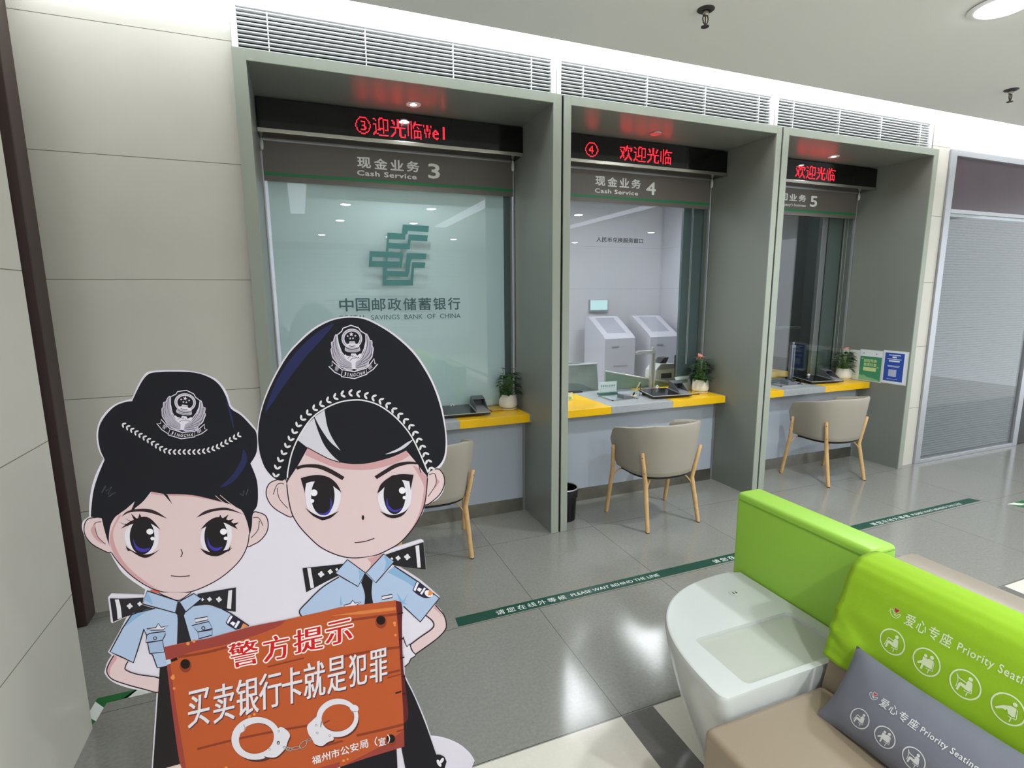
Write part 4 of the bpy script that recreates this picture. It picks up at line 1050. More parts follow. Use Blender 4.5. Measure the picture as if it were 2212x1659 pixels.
def heart_hand(mb_line, mb_red, fn):
    pts = [(-.9, .25), (-.6, .35), (-.3, .0), (-.05, -.1), (.1, -.3), (-.25, -.28), (.2, -.42), (.55, .05), (.85, .15), (.7, -.3), (.3, -.75), (-.2, -.75), (-.75, -.35), (-.95, .0)]
    for i in range(len(pts)):
        a, b = pts[i], pts[(i + 1) % len(pts)]
        mb_line.poly([fn(*p) for p in bar(*a, *b, .1)])
    h = [(.05, -.02), (-.3, .4), (-.35, .7), (-.15, .85), (.05, .65), (.28, .82), (.45, .65), (.38, .38)]
    mb_red.poly([fn(*p) for p in h])
    for i in range(len(h)): mb_line.poly([fn(*p) for p in bar(*h[i], *h[(i + 1) % len(h)], .07)])
def seat_print(parent, fn, mline, size, zrow, zicon, y_heart, y_cn, cn_p, y_en, en_len, icons, r):
    """fn(y, z) -> point on the cloth; reading runs towards smaller y"""
    m1 = MB(); m2 = MB()
    heart_hand(m1, m2, lambda a, b: fn(y_heart - a * size, zrow + b * size))
    m1.build('hand_emblem', mline, parent, fix=False); m2.build('printed_heart', M_heart, parent, fix=False)
    m1 = MB()
    for i, ch in enumerate('爱心专座'):
        ya = y_cn - i * cn_p
        put_text(m1, ch, lambda u, v: fn(ya - u * cn_p * .84, zrow - size * .95 + v * size * 1.9), 0, 0.01)
    m1.build('chinese_wording', mline, parent, fix=False); m1 = MB()
    put_text(m1, 'Priority Seating', lambda u, v: fn(y_en - u * en_len, zrow - size * .95 + v * size * 1.6), 0, 0.012, 1.1)
    m1.build('english_wording', mline, parent, fix=False)
    for yc, ic in zip(icons, ICONS):
        m1 = MB()
        ri = [fn(yc - math.cos(a) * r, zicon + math.sin(a) * r) for a in [2 * PI * k / 40 for k in range(40)]]
        rj = [fn(yc - math.cos(a) * r * .9, zicon + math.sin(a) * r * .9) for a in [2 * PI * k / 40 for k in range(40)]]
        m1.add(ri + rj, [(k, (k + 1) % 40, (k + 1) % 40 + 40, k + 40) for k in range(40)])
        for sh in ic: m1.poly([fn(yc + (p[0]) * r * -1.05, zicon + p[1] * r * 1.05) for p in sh])
        m1.build('seat_pictogram', mline, parent, fix=False)
def on_cover(y, z):
    u = (y - 1.062) / (-0.55 - 1.062)
    x = profx(z) - 0.0068 - 0.0032
    lo = 0
    for k in range(1, len(cp)):
        if cp[k - 1][1] <= z <= cp[k][1]:
            v = (k - 1 + (z - cp[k - 1][1]) / (cp[k][1] - cp[k - 1][1])) / (len(cp) - 1); lo = max(0, 1 - v * 2.6); break
    edge = math.exp(-((u - 0.03) / 0.05) ** 2)
    x -= 0.012 * edge * lo * (0.5 + 0.5 * math.sin(z * 60 + u * 40)) + 0.004 * lo * math.sin(u * 37 + 1) * (u > .03) + fold(u, z)
    return (x, y, z)
seat_print(t, on_cover, M_print, 0.0165, 0.768, 0.692, 0.903, 0.876, 0.0305, 0.745, 0.162, (0.888, 0.797, 0.706, 0.617), 0.0345)
# grey lumbar cushion
t = thing('lumbar_cushion', 'grey lumbar cushion printed priority seating leaning on the sofa back', 'cushion', (1.43, 0.70, 0.46))
C0 = Vector((1.412, 0.695, 0.545)); UY = Vector((0, -1, 0)); UT = Vector((0.60, 0, 0.80)).normalized(); UN = Vector((-0.80, 0, 0.60)).normalized()
WL, HL = 0.27, 0.118
def cush(s, tt, side):
    px = 1 - 0.05 * (1 - abs(tt)) ** 1.0 * 1.0; pz = 1 - 0.10 * (1 - s * s)
    bul = (max(0, 1 - abs(s) ** 2.6) * max(0, 1 - abs(tt) ** 2.2)) ** 0.6
    wr = 0.0015 * math.sin(s * 19 + tt * 5) * (1 - bul)
    sx = s * (1 - 0.05 * (1 - tt * tt)); sz = tt * (1 - 0.09 * (1 - abs(s) ** 3))
    return C0 + UY * (WL * sx) + UT * (HL * sz) + UN * (side * (0.056 * bul) + wr)
mb = MB()
for sd_ in (1, -1): mb.grid(lambda a, b: cush(a * 2 - 1, b * 2 - 1, sd_), 44, 22)
o = mb.build('cushion_body', mat('grey_cushion_cloth', '6d6f7a', 0.85, bump=0.25, bscale=900), t, 180)
def on_cush(a, b):   # a along, b up, in metres from the centre of the face
    p = cush(a / WL, b / HL, 1); return p + UN * 0.0012
seat_print(t, lambda y, z: on_cush(0.695 - y, z), M_printg, 0.0135, 0.026, -0.052, 0.850, 0.829, 0.0265, 0.720, 0.128, (0.854, 0.781, 0.706, 0.633), 0.0275)
# sofa standing back to back behind
t = thing('tan_bench_back', 'light tan sofa standing back to back behind the green cover', 'sofa', (2.1, 0.1, 0))
MB().prism([(a, 1.075, z) for a, z in ((1.75, 0), (1.75, 0.76), (1.765, 0.79), (1.80, 0.805), (1.88, 0.805), (1.92, 0.792), (1.94, 0.76), (1.95, 0.45), (1.95, 0))], (0, -2.03, 0)).build('backrest', M_tan2, t, 40)
MB().box(1.945, 2.43, -0.945, 1.07, 0.055, 0.45, bev=0.022, seg=4).build('seat', M_tan2, t, 50)
MB().box(1.96, 2.40, -0.90, 1.05, 0.0, 0.06).build('plinth', M_under, t)
# ================================================================ cardboard police standee (flat print on a 6 mm board)
SY = 1.60        # the board stands upright in the plane y = 1.60
def bd(px, py, dy=0.0):   # drawing sheet coordinates to the board plane
    d = R_FWD + R_RIGHT * ((px - PCX) / FOC) - R_UP * ((py - PCY) / FOC)
    k = SY / d.y
    return Vector((d.x * k, SY + dy, EYE.z + d.z * k))
def frame(ox, oy, s): return lambda p: (ox + p[0] * s, oy + p[1] * s)
fA = frame(150, 650, .22604); fC = frame(150, 980, .22604); fB = frame(520, 650, .22604); fD = frame(520, 980, .22604)
fE = frame(340, 1280, .25316); fF = frame(200, 1280, .16275); fG = frame(640, 1180, .16275); fH = frame(800, 1380, .16818); f5 = frame(150, 1430, .1492)
fM = frame(690, 690, .08439)
def fW(p):       # the same emblem on the other cap: affine match of three points
    x, y = p[0], p[1]
    # M (805,150)->(1055,165)  (235,1200)->(240,1080)  (1490,1140)->(1635,1245)   in the second drawing
    a = np.array([[805, 150, 1], [235, 1200, 1], [1490, 1140, 1]], float)
    k = fW.k if hasattr(fW, 'k') else np.linalg.solve(a, np.array([[1055, 165], [240, 1080], [1635, 1245]], float))
    fW.k = k
    q = np.array([x, y, 1.0]) @ k
    return (320 + q[0] * .07834, 830 + q[1] * .07834)
def smooth(pts, n=5, closed=True):
    out = []; N = len(pts)
    for i in range(N if closed else N - 1):
        p0 = pts[(i - 1) % N] if closed or i else pts[i]; p1 = pts[i]; p2 = pts[(i + 1) % N]; p3 = pts[(i + 2) % N] if closed or i + 2 < N else p2
        for k in range(n):
            t = k / n; t2 = t * t; t3 = t2 * t
            out.append(tuple(0.5 * (2 * p1[j] + (p2[j] - p0[j]) * t + (2 * p0[j] - 5 * p1[j] + 4 * p2[j] - p3[j]) * t2 + (3 * p1[j] - p0[j] - 3 * p2[j] + p3[j]) * t3) for j in (0, 1)))
    if not closed: out.append(pts[-1])
    return out
def csmooth(pts, n=4, lim=38):
    # rounds gentle bends, keeps corners
    N = len(pts); cor = []
    for i in range(N):
        a, b, c = pts[i - 1], pts[i], pts[(i + 1) % N]
        t = math.degrees(math.atan2(c[1] - b[1], c[0] - b[0]) - math.atan2(b[1] - a[1], b[0] - a[0])); t = (t + 180) % 360 - 180
        cor.append(abs(t) > lim)
    out = []
    for i in range(N):
        p1, p2 = pts[i], pts[(i + 1) % N]
        if cor[i] and cor[(i + 1) % N]: out.append(p1); continue
        p0 = p1 if cor[i] else pts[i - 1]; p3 = p2 if cor[(i + 1) % N] else pts[(i + 2) % N]
        for k in range(n):
            t = k / n; t2 = t * t; t3 = t2 * t
            out.append(tuple(0.5 * (2 * p1[j] + (p2[j] - p0[j]) * t + (2 * p0[j] - 5 * p1[j] + 4 * p2[j] - p3[j]) * t2 + (3 * p1[j] - p0[j] - 3 * p2[j] + p3[j]) * t3) for j in (0, 1)))
    return out
def ell(cx, cy, rx, ry, n=28, rot=0.0):
    c, s = math.cos(rot), math.sin(rot)
    return [(cx + rx * math.cos(a) * c - ry * math.sin(a) * s, cy + rx * math.cos(a) * s + ry * math.sin(a) * c) for a in [2 * PI * i / n for i in range(n)]]
def star(cx, cy, r, rot=-PI / 2, q=.42): return [(cx + (r if i % 2 == 0 else r * q) * math.cos(rot + i * PI / 5), cy + (r if i % 2 == 0 else r * q) * math.sin(rot + i * PI / 5)) for i in range(10)]
class Print:
    """a stack of flat ink layers"""
    LAYER = 0.000012
    depth = 0
    def __init__(s): s.mb = MB(); s.mats = []
    def mi(s, hx):
        m = mat('printed_ink_' + hx, hx, 0.55, spec=0.15)
        if m not in s.mats: s.mats.append(m)
        return s.mats.index(m)
    def up(s): Print.depth += 1; return -0.0004 - Print.depth * Print.LAYER
    def fill(s, f, pts, hx, sm=False, n=5, hard=False):
        dy = s.up(); q = smooth(pts, n) if sm else (csmooth(list(pts)) if 6 <= len(pts) < 90 and not hard else list(pts))
        s.mb.poly([bd(*f(p), dy) for p in q], s.mi(hx))
    def line(s, f, pts, wd, hx, sm=True, closed=False, n=6, taper=False):
        dy = s.up(); q = [f(p) for p in (smooth(pts, n, closed) if sm else list(pts))]
        N = len(q); L = []; Rr = []
        for i in range(N):
            a = q[(i - 1) % N] if closed or i else q[i]; b = q[(i + 1) % N] if closed or i < N - 1 else q[i]
            dx, dz = b[0] - a[0], b[1] - a[1]; l = math.hypot(dx, dz) or 1
            w_ = wd / 2 * (1 if not taper else max(.08, math.sin(PI * i / (N - 1)) ** .6))
            L.append((q[i][0] - dz / l * w_, q[i][1] + dx / l * w_)); Rr.append((q[i][0] + dz / l * w_, q[i][1] - dx / l * w_))
        fs = [(i, (i + 1) % N, (i + 1) % N + N, i + N) for i in range(N if closed else N - 1)]
        s.mb.add([bd(*p, dy) for p in L + Rr], fs, s.mi(hx))
    def ring(s, f, outer, inner, hx):
        dy = s.up(); n = len(outer)
        s.mb.add([bd(*f(p), dy) for p in list(outer) + list(inner)], [(i, (i + 1) % n, (i + 1) % n + n, i + n) for i in range(n)], s.mi(hx))
    def text(s, f, body, bl, br, tl, hx, bold=0.0, shift=(0, 0), res=2, boldv=None):
        dy = s.up()
        put_text(s.mb, body, lambda u, v: bd(*f((bl[0] + (br[0] - bl[0]) * u + (tl[0] - bl[0]) * v + shift[0], bl[1] + (br[1] - bl[1]) * u + (tl[1] - bl[1]) * v + shift[1])), dy), s.mi(hx), bold, 1.0, res, lift=2e-6, boldv=boldv)
    def out(s, name, parent):
        return s.mb.build(name, s.mats, parent, fix=False)
WHT, BLK, NAVY, INK = 'd8d1df', '1b1b22', '262a52', '2a2025'
SKIN, PINK, BLUE, BLU2, GREY = 'd6bec2', 'c7999d', 'a8bad8', '85a8cd', 'a39dae'
WOOD, WOODD, WOODR, SIDE, RUST, LITE = 'b5562f', '8a3d27', '96413a', '5d2328', 'e08a4c', 'cf7a42'

t = thing('police_standee', 'cardboard standee of two cartoon police officers holding an orange wooden sign', 'standee', (-0.05, SY, 0))
# --- the cut board
edge = [f5(p) for p in ((1190, 1535), (1262, 450))] + [fF(p) for p in ((880, 1325), (560, 1285), (350, 1225), (230, 1160), (165, 1080), (160, 1040), (195, 925), (255, 832), (203, 790), (330, 560), (455, 322), (265, 405), (243, 395), (206, 62), (240, 24), (680, 40))]
edge += [fC(p) for p in ((725, 1298), (600, 1215), (500, 1130), (425, 1015), (388, 945), (290, 912), (195, 850), (138, 770), (118, 690), (133, 640), (175, 612), (190, 600), (188, 500), (208, 340), (250, 200), (318, 60), (328, 40))]
edge += [fA(p) for p in ((315, 1495), (278, 1420), (258, 1300), (275, 1180), (330, 1080), (430, 990), (540, 950), (595, 935), (620, 880), (660, 795), (720, 700), (780, 672), (950, 663), (1150, 670), (1350, 722), (1450, 797), (1512, 900), (1548, 1010), (1640, 1075), (1740, 1175), (1792, 1245))]
edge += [fB(p) for p in ((158, 1240), (172, 1130), (208, 980), (268, 820), (350, 658), (450, 497), (560, 377), (680, 270), (800, 200), (920, 160), (1060, 147), (1200, 164), (1350, 238), (1500, 338), (1655, 480), (1762, 630), (1852, 800), (1922, 1000), (1958, 1200), (1972, 1350), (1962, 1485), (1922, 1575), (1890, 1602))]
edge += [fD(p) for p in ((1930, 178), (1952, 260), (1938, 352), (1882, 432), (1800, 478), (1758, 495), (1742, 560), (1682, 662), (1600, 762), (1500, 852), (1395, 920), (1380, 928), (1722, 820), (1748, 834), (1772, 1110), (1500, 1073), (1700, 1198), (1902, 1368), (1898, 1390), (1852, 1437))]
edge += [fG(p) for p in ((1930, 860), (1988, 975), (1997, 1040), (1968, 1120), (1865, 1240))] + [fH(p) for p in ((582, 196), (588, 212), (524, 252), (494, 312), (444, 358), (442, 430), (454, 488), (552, 688), (642, 888), (712, 1058), (782, 1258), (900, 1272), (1050, 1318), (1180, 1388), (1290, 1488), (1352, 1590))]
edge = csmooth(edge)
P3 = [bd(*p) for p in edge]
P3 += [Vector((0.472, SY, 0.03)), Vector((0.46, SY, 0.0)), Vector((-0.47, SY, 0.0)), Vector((-0.52, SY, 0.04)), Vector((-0.53, SY, 0.09)), Vector((-0.49, SY, 0.14))]
MB().prism(P3, (0, 0.006, 0)).build('backing_board', mat('white_foam_board', WHT, 0.5), t)
MB().box(-0.12, 0.10, SY + 0.006, SY + 0.26, 0, 0.012).prism([(-0.01, SY + 0.006, 0.012), (-0.01, SY + 0.25, 0.012), (-0.01, SY + 0.006, 0.9)], (0.006, 0, 0)).build('rear_strut', mat('grey_card', 'b5b3b0', 0.7), t)

def leaves(P, f, path, n, ln, wd, off, ang, hx):
    q = smooth(path, 8, False); L = [0]
    for a, b in zip(q, q[1:]): L.append(L[-1] + math.hypot(b[0] - a[0], b[1] - a[1]))
    j = 0; dy = P.up()
    for k in range(n):
        s_ = L[-1] * k / (n - 1)
        while j < len(L) - 2 and L[j + 1] < s_: j += 1
        a, b = q[j], q[j + 1]; an = math.atan2(b[1] - a[1], b[0] - a[0]); u = (s_ - L[j]) / max(1e-6, L[j + 1] - L[j])
        c = (a[0] + (b[0] - a[0]) * u, a[1] + (b[1] - a[1]) * u)
        for sg in (-1, 1):
            e = ell(c[0] - math.sin(an) * off * sg, c[1] + math.cos(an) * off * sg, ln, wd, 10, an + ang * sg)
            P.mb.poly([bd(*f(p), dy) for p in e], P.mi(hx))
def emblem(P, f, sc):
    w_ = 2.3 * sc
    wl = [(430, 385), (385, 450), (355, 560), (305, 590), (318, 720), (292, 770), (318, 900), (340, 980), (430, 1090), (500, 1180), (640, 1260), (822, 1282), (822, 1110), (690, 1030), (560, 880), (490, 700), (455, 500)]
    wr = [(1190, 370), (1250, 440), (1290, 540), (1345, 552), (1350, 680), (1382, 740), (1360, 880), (1342, 970), (1262, 1080), (1240, 1170), (1110, 1245), (928, 1265), (925, 1090), (1050, 1000), (1150, 830), (1190, 640)]
    for W, fe in ((wl, ((420, 430, 430, 700, 560, 1000), (360, 580, 400, 850, 600, 1090), (330, 740, 400, 980, 640, 1150), (340, 900, 470, 1100, 760, 1210), (520, 1190, 680, 1230, 810, 1240))),
                  (wr, ((1210, 430, 1220, 700, 1100, 1000), (1300, 560, 1270, 850, 1060, 1090), (1340, 720, 1290, 960, 1010, 1150), (1340, 880, 1210, 1090, 960, 1190), (1180, 1170, 1060, 1215, 940, 1225)))):
        P.fill(f, W, GREY, True, 3); P.line(f, W, w_ * .6, WHT, True, True, 3)
        for (a, b, c, d, e_, g) in fe: P.line(f, [(a, b), (c, d), (e_, g)], w_ * .45, '3c3844', True)
        for (a, b, c, d, e_, g) in fe: P.line(f, [(a + 22, b + 30), (c + 24, d + 20), (e_ + 10, g + 12)], w_ * .35, 'c9c3d2', True)
    sh = [(805, 150), (1000, 215), (1060, 300), (1185, 375), (1190, 560), (1150, 740), (1050, 960), (890, 1092), (815, 1092), (700, 1010), (560, 830), (480, 600), (450, 400), (570, 305), (600, 225)]
    P.fill(f, sh, BLK); P.line(f, sh, w_, WHT, False, True)
    P.fill(f, ell(830, 490, 265, 255), 'cdc6d4'); P.line(f, ell(830, 490, 232, 222), w_ * .5, '6f6a7a', False, True); P.fill(f, ell(835, 490, 195, 182), BLK)
    P.fill(f, star(815, 378, 60), WHT, hard=True)
    for (x, y) in ((722, 425), (918, 418), (787, 487), (860, 482)): P.fill(f, star(x, y, 32), WHT, hard=True)
    P.fill(f, [(650, 745), (670, 690), (1025, 690), (1050, 790), (960, 835), (740, 835), (650, 795)], 'b4aebc')
    P.fill(f, [(770, 560), (905, 560), (920, 620), (1035, 642), (1010, 700), (690, 700), (670, 632), (755, 620)], 'd6d0dc')
    P.line(f, [(775, 600), (905, 600)], w_ * .4, '55505e', False); P.line(f, [(680, 720), (830, 770), (1020, 720)], w_ * .7, '2c2834'); P.line(f, [(750, 670), (830, 690), (920, 670)], w_ * .6, '2c2834')
    P.line(f, [(720, 800), (830, 812), (980, 800)], w_ * .4, '4c4754')
    P.fill(f, [(622, 930), (660, 890), (700, 930), (790, 935), (820, 872), (930, 872), (960, 930), (1040, 872), (1098, 890), (1010, 1010), (900, 1082), (805, 1082), (700, 1000)], WHT)
    for ln in ([(720, 1000), (800, 930), (870, 960)], [(780, 1050), (860, 985), (930, 1000)], [(890, 940), (960, 985), (1020, 965)], [(850, 900), (860, 940)]): P.line(f, ln, w_ * .5, '3a3642')
    P.fill(f, [(818, 1080), (925, 1080), (922, 1262), (830, 1262)], WHT)
    P.fill(f, [(780, 1295), (880, 1258), (990, 1285), (890, 1330)], BLK); P.line(f, [(780, 1295), (880, 1258), (990, 1285), (890, 1330)], w_ * .5, WHT, False, True)
    for rb in ([(320, 1062), (330, 1182), (237, 1200), (390, 1350), (560, 1432), (588, 1292), (470, 1195)], [(1400, 1002), (1420, 1132), (1490, 1140), (1370, 1282), (1208, 1385), (1182, 1262), (1300, 1140)], [(585, 1285), (890, 1335), (1190, 1250), (1217, 1400), (900, 1512), (560, 1462)]):
        P.fill(f, rb, BLK); P.line(f, rb, w_ * .95, WHT, False, True)
    for i, ch in enumerate('JINGCHA'):
        u = i / 7; x0 = 612 + 82 * i; sag = 1438 + 60 * math.sin(PI * (u + .07)) * 1.0 - 40 * u - 14
        P.text(f, ch, (x0 + (24 if ch == 'I' else 0), sag), (x0 + (38 if ch == 'I' else 62), sag - 4 + (6 if i < 3 else -8)), (x0 + (34 if ch == 'I' else 10), sag - 92), WHT, 0.015)
    P.text(f, '警', (372, 1290), (470, 1335), (412, 1190), 'c9c3d0'); P.text(f, '察', (1265, 1300), (1372, 1235), (1222, 1212), 'c9c3d0')
def eye(P, f, sclera, iris, lash, low, cres, hl, spikes=()):
    P.fill(f, sclera, 'ddd7e2', True); P.fill(f, ell(*iris), '221e22'); P.fill(f, cres, '4238a0', True, 3)
    P.fill(f, lash, '241c20'); P.fill(f, low, '241c20')
    for s_ in spikes: P.fill(f, s_, '241c20')
    for (x, y, a, b) in hl: P.fill(f, ell(x, y, a, b), 'e8e4ee')
def cross(P, f, x, y, r):
    for a in (0, PI / 2): P.fill(f, ell(x, y, r, r * .5, 14, a + .1), 'd9d5dd')

# --- policewoman
P = Print()
for ear, inner in (([(312, 612), (240, 610), (172, 628), (142, 690), (148, 770), (200, 848), (285, 905), (398, 942), (360, 800), (330, 690)], ([(210, 720), (250, 660), (305, 650)], [(245, 700), (270, 790), (345, 865)])),
                   ([(1752, 568), (1822, 566), (1880, 600), (1900, 680), (1880, 760), (1822, 830), (1762, 866), (1700, 880), (1728, 720)], ([(1755, 610), (1810, 615), (1850, 690)], [(1815, 640), (1800, 730), (1735, 805)]))):
    P.fill(fC, ear, SKIN, True); P.line(fC, ear, 2.2, INK, True, True)
    for l in inner: P.line(fC, l, 1.5, INK)
P.fill(fC, [(205, 730), (250, 665), (245, 720), (262, 790), (330, 862), (255, 820)], PINK, True)
hair = [fA(p) for p in ((600, 958), (650, 850), (705, 752), (765, 695), (850, 681), (1000, 676), (1200, 686), (1350, 737), (1440, 812), (1500, 920), (1540, 1025), (1640, 1093), (1740, 1198), (1788, 1270), (1790, 1440), (1730, 1553))]
hair += [fC(p) for p in ((1790, 250), (1802, 400), (1792, 500), (1752, 570), (1742, 700), (1715, 800), (1400, 900), (700, 900), (402, 945), (370, 840), (330, 700), (308, 616), (205, 602), (212, 500), (232, 350), (278, 200), (336, 62))]
hair += [fA(p) for p in ((330, 1500), (295, 1420), (275, 1300), (290, 1190), (350, 1090), (440, 1003), (540, 965))]
P.fill(lambda p: p, hair, BLK)
P.fill(fC, [(1440, 320), (1560, 200), (1640, 60), (1660, -40), (1700, 40), (1660, 150), (1560, 270)], NAVY, True)
P.fill(fA, [(1490, 900), (1525, 1000), (1560, 1120), (1570, 1220), (1540, 1120), (1510, 1000)], NAVY, True)
face = [(402, 945), (382, 870), (378, 790), (392, 690), (425, 622), (470, 580), (600, 520), (690, 470), (780, 362), (910, 385), (1000, 392), (1180, 396), (1300, 430), (1500, 472), (1600, 515), (1652, 550), (1700, 660), (1718, 770), (1700, 880), (1640, 1002), (1540, 1110), (1420, 1202), (1280, 1275), (1150, 1320), (1000, 1332), (850, 1310), (720, 1252), (590, 1162), (480, 1052)]
P.fill(fC, face, SKIN)
P.fill(fC, [(470, 590), (405, 720), (385, 830), (425, 955), (500, 1068), (620, 1180), (780, 1275), (870, 1312), (720, 1215), (560, 1080), (470, 950), (425, 830), (425, 720), (500, 580)], PINK)
P.fill(fC, [(780, 362), (910, 385), (1180, 396), (1500, 472), (1180, 412), (910, 400), (775, 385)], PINK)
P.line(fC, [(1718, 770), (1700, 880), (1640, 1002), (1540, 1110), (1420, 1202), (1280, 1275), (1150, 1320), (1000, 1332), (850, 1310), (720, 1252), (590, 1162), (480, 1052), (402, 945)], 2.2, INK)
P.fill(fC, [(895, 380), (985, 485), (935, 390)], BLK); P.fill(fC, [(620, 520), (540, 560), (500, 600), (560, 565), (630, 540)], BLK)
P.fill(fC, [(625, 455), (540, 530), (475, 575), (560, 545), (610, 510)], SKIN); P.fill(fC, [(690, 470), (625, 455), (600, 520), (580, 560), (640, 510)], BLK)
for l in ([(1395, 400), (1440, 440), (1490, 475)], [(1440, 395), (1530, 470), (1610, 525)]): P.line(fC, l, 1.4, 'd3b9ae')
P.fill(fC, [(500, 598), (560, 547), (700, 524), (820, 545), (938, 622), (810, 575), (700, 553), (580, 560)], '33262a')
P.fill(fC, [(1212, 612), (1290, 550), (1400, 521), (1520, 519), (1662, 578), (1520, 541), (1400, 546), (1300, 576)], '33262a')
eye(P, fC, [(640, 660), (545, 720), (535, 830), (580, 905), (650, 945), (760, 955), (830, 900), (855, 800), (835, 690), (780, 640)], (695, 790, 118, 172),
    [(488, 718), (560, 660), (640, 620), (720, 601), (790, 632), (872, 727), (780, 668), (700, 655), (620, 665), (550, 690)], [(560, 900), (620, 950), (700, 991), (770, 982), (868, 912), (790, 952), (700, 962), (620, 935)],
    [(608, 808), (640, 875), (700, 908), (772, 898), (740, 932), (680, 936), (628, 898)], ((770, 744, 33, 28), (795, 810, 20, 17)),
    ([(468, 652), (530, 672), (600, 655), (560, 690)], [(530, 615), (600, 660), (580, 640)], [(588, 570), (650, 625), (620, 640)], [(672, 570), (690, 610), (655, 620)], [(530, 905), (600, 935), (575, 910)], [(535, 875), (590, 925), (560, 930)]))
eye(P, fC, [(1310, 680), (1262, 750), (1256, 850), (1300, 920), (1370, 952), (1480, 935), (1540, 850), (1552, 740), (1512, 660), (1400, 620)], (1400, 790, 110, 174),
    [(1254, 722), (1320, 650), (1400, 607), (1480, 618), (1560, 660), (1608, 722), (1550, 692), (1480, 660), (1400, 656), (1330, 684)], [(1248, 902), (1310, 960), (1400, 980), (1470, 957), (1545, 908), (1470, 925), (1400, 949), (1320, 932)],
    [(1320, 800), (1345, 868), (1400, 899), (1462, 888), (1430, 922), (1380, 926), (1330, 884)], ((1473, 744, 33, 29), (1495, 808, 20, 17)),
    ([(1622, 655), (1540, 670), (1575, 692)], [(1570, 622), (1500, 640), (1535, 665)], [(1522, 580), (1460, 620), (1490, 640)], [(1440, 580), (1430, 615), (1460, 615)], [(1560, 895), (1500, 930), (1520, 935)], [(1545, 870), (1510, 930), (1530, 925)]))
P.line(fC, [(1066, 912), (1080, 950), (1064, 986)], 2.0, INK); P.line(fC, [(970, 1165), (1060, 1173), (1152, 1165)], 1.8, INK)
P.line(fC, [(310, 372), (348, 305), (352, 355), (405, 312), (368, 385), (445, 368), (375, 408)], 2.4, '4e4e57', False); P.line(fC, [(1633, 382), (1658, 402), (1664, 352), (1690, 392), (1708, 338)], 2.0, '4e4e57', False)
leaves(P, fA, [(518, 1182), (640, 1258), (760, 1332), (880, 1410), (960, 1440), (1100, 1442), (1250, 1440), (1380, 1410), (1500, 1350), (1618, 1282)], 27, 21, 8.5, 12, .75, 'dcd7de')
emblem(P, fW, .82)
# uniform of the policewoman
P.fill(fF, [(232, 72), (420, 76), (680, 62), (660, 160), (830, 212), (520, 292), (390, 337), (276, 386)], '29272c'); P.fill(fF, [(298, 88), (350, 85), (375, 180), (392, 330), (335, 350), (322, 200)], 'd9d5dd')
cross(P, fF, 495, 175, 40); cross(P, fF, 628, 146, 32)
P.fill(fC, [(1230, 1335), (1592, 1275), (1590, 1507), (1480, 1490), (1330, 1442), (1180, 1455)], '29272c'); P.fill(fC, [(1520, 1306), (1556, 1299), (1545, 1482), (1506, 1474)], 'd9d5dd')
cross(P, fC, 1430, 1390, 28); cross(P, fC, 1340, 1388, 23); cross(P, fC, 1272, 1390, 16)
P.fill(fC, [(845, 1322), (1165, 1326), (1040, 1400)], SKIN); P.line(fC, [(850, 1318), (900, 1350), (1040, 1398), (1120, 1355), (1165, 1322)], 1.8, INK)
P.fill(fC, [(780, 1295), (870, 1315), (840, 1330), (775, 1310)], 'c9604e')
arm = [(285, 830), (390, 862), (472, 907), (440, 970), (447, 1022), (600, 1080), (900, 1140), (890, 1312), (700, 1280), (450, 1212), (260, 1140), (192, 1040), (222, 935)]
P.fill(fF, arm, SKIN, True); P.fill(fF, [(288, 835), (325, 870), (250, 980), (232, 1080), (262, 1125), (202, 1045), (226, 940)], PINK, True); P.line(fF, arm[2:], 2.4, INK); P.line(fF, arm[8:] + [arm[0]], 2.4, INK)
P.fill(fF, [(830, 205), (600, 255), (520, 290), (400, 470), (235, 780), (390, 850), (545, 925), (600, 760), (685, 478), (720, 560), (740, 700), (760, 800), (800, 822), (850, 980), (890, 1000), (1040, 960), (1300, 900), (1310, 640), (1660, 560), (1890, 490), (2078, 438), (1830, 270), (1720, 215), (1550, 183), (1370, 175), (1215, 260), (1100, 270)], BLUE)
P.fill(fF, [(520, 290), (600, 255), (780, 215), (620, 310), (470, 420), (420, 450)], BLU2)
P.line(fF, [(830, 205), (600, 258), (520, 290), (400, 470), (235, 780), (390, 850), (545, 925), (600, 760), (685, 478), (718, 556)], 2.6, INK, False)
P.line(fF, [(1720, 213), (1830, 270), (1950, 350), (2078, 438)], 2.6, INK, False); P.line(fF, [(730, 640), (760, 800), (800, 822), (860, 990), (985, 985)], 2.4, INK, False)
P.fill(fF, [(1140, 108), (1100, 270), (1130, 330), (1122, 680), (1312, 640), (1215, 300), (1245, 240)], '28262b')
for c in ([(745, 1308), (703, 1432), (1012, 1517), (1037, 1404)], [(1190, 1333), (1053, 1410), (1115, 1507), (1262, 1384)]):
    P.fill(fC, c, BLUE); P.line(fC, c, 2.4, INK, False, True)
P.fill(fC, [(745, 1312), (725, 1395), (800, 1445), (780, 1380)], BLU2)
st = [(875, 403), (912, 455), (1012, 433), (935, 490), (780, 494), (722, 474), (842, 460)]
P.fill(fF, st, 'd6d2de'); P.line(fF, st, 2.0, INK, False, True)
for q in ([(1358, 345), (1527, 313), (1532, 357), (1368, 392)],): P.fill(fF, q, 'd6d2de'); P.line(fF, q, 2.0, INK, False, True)
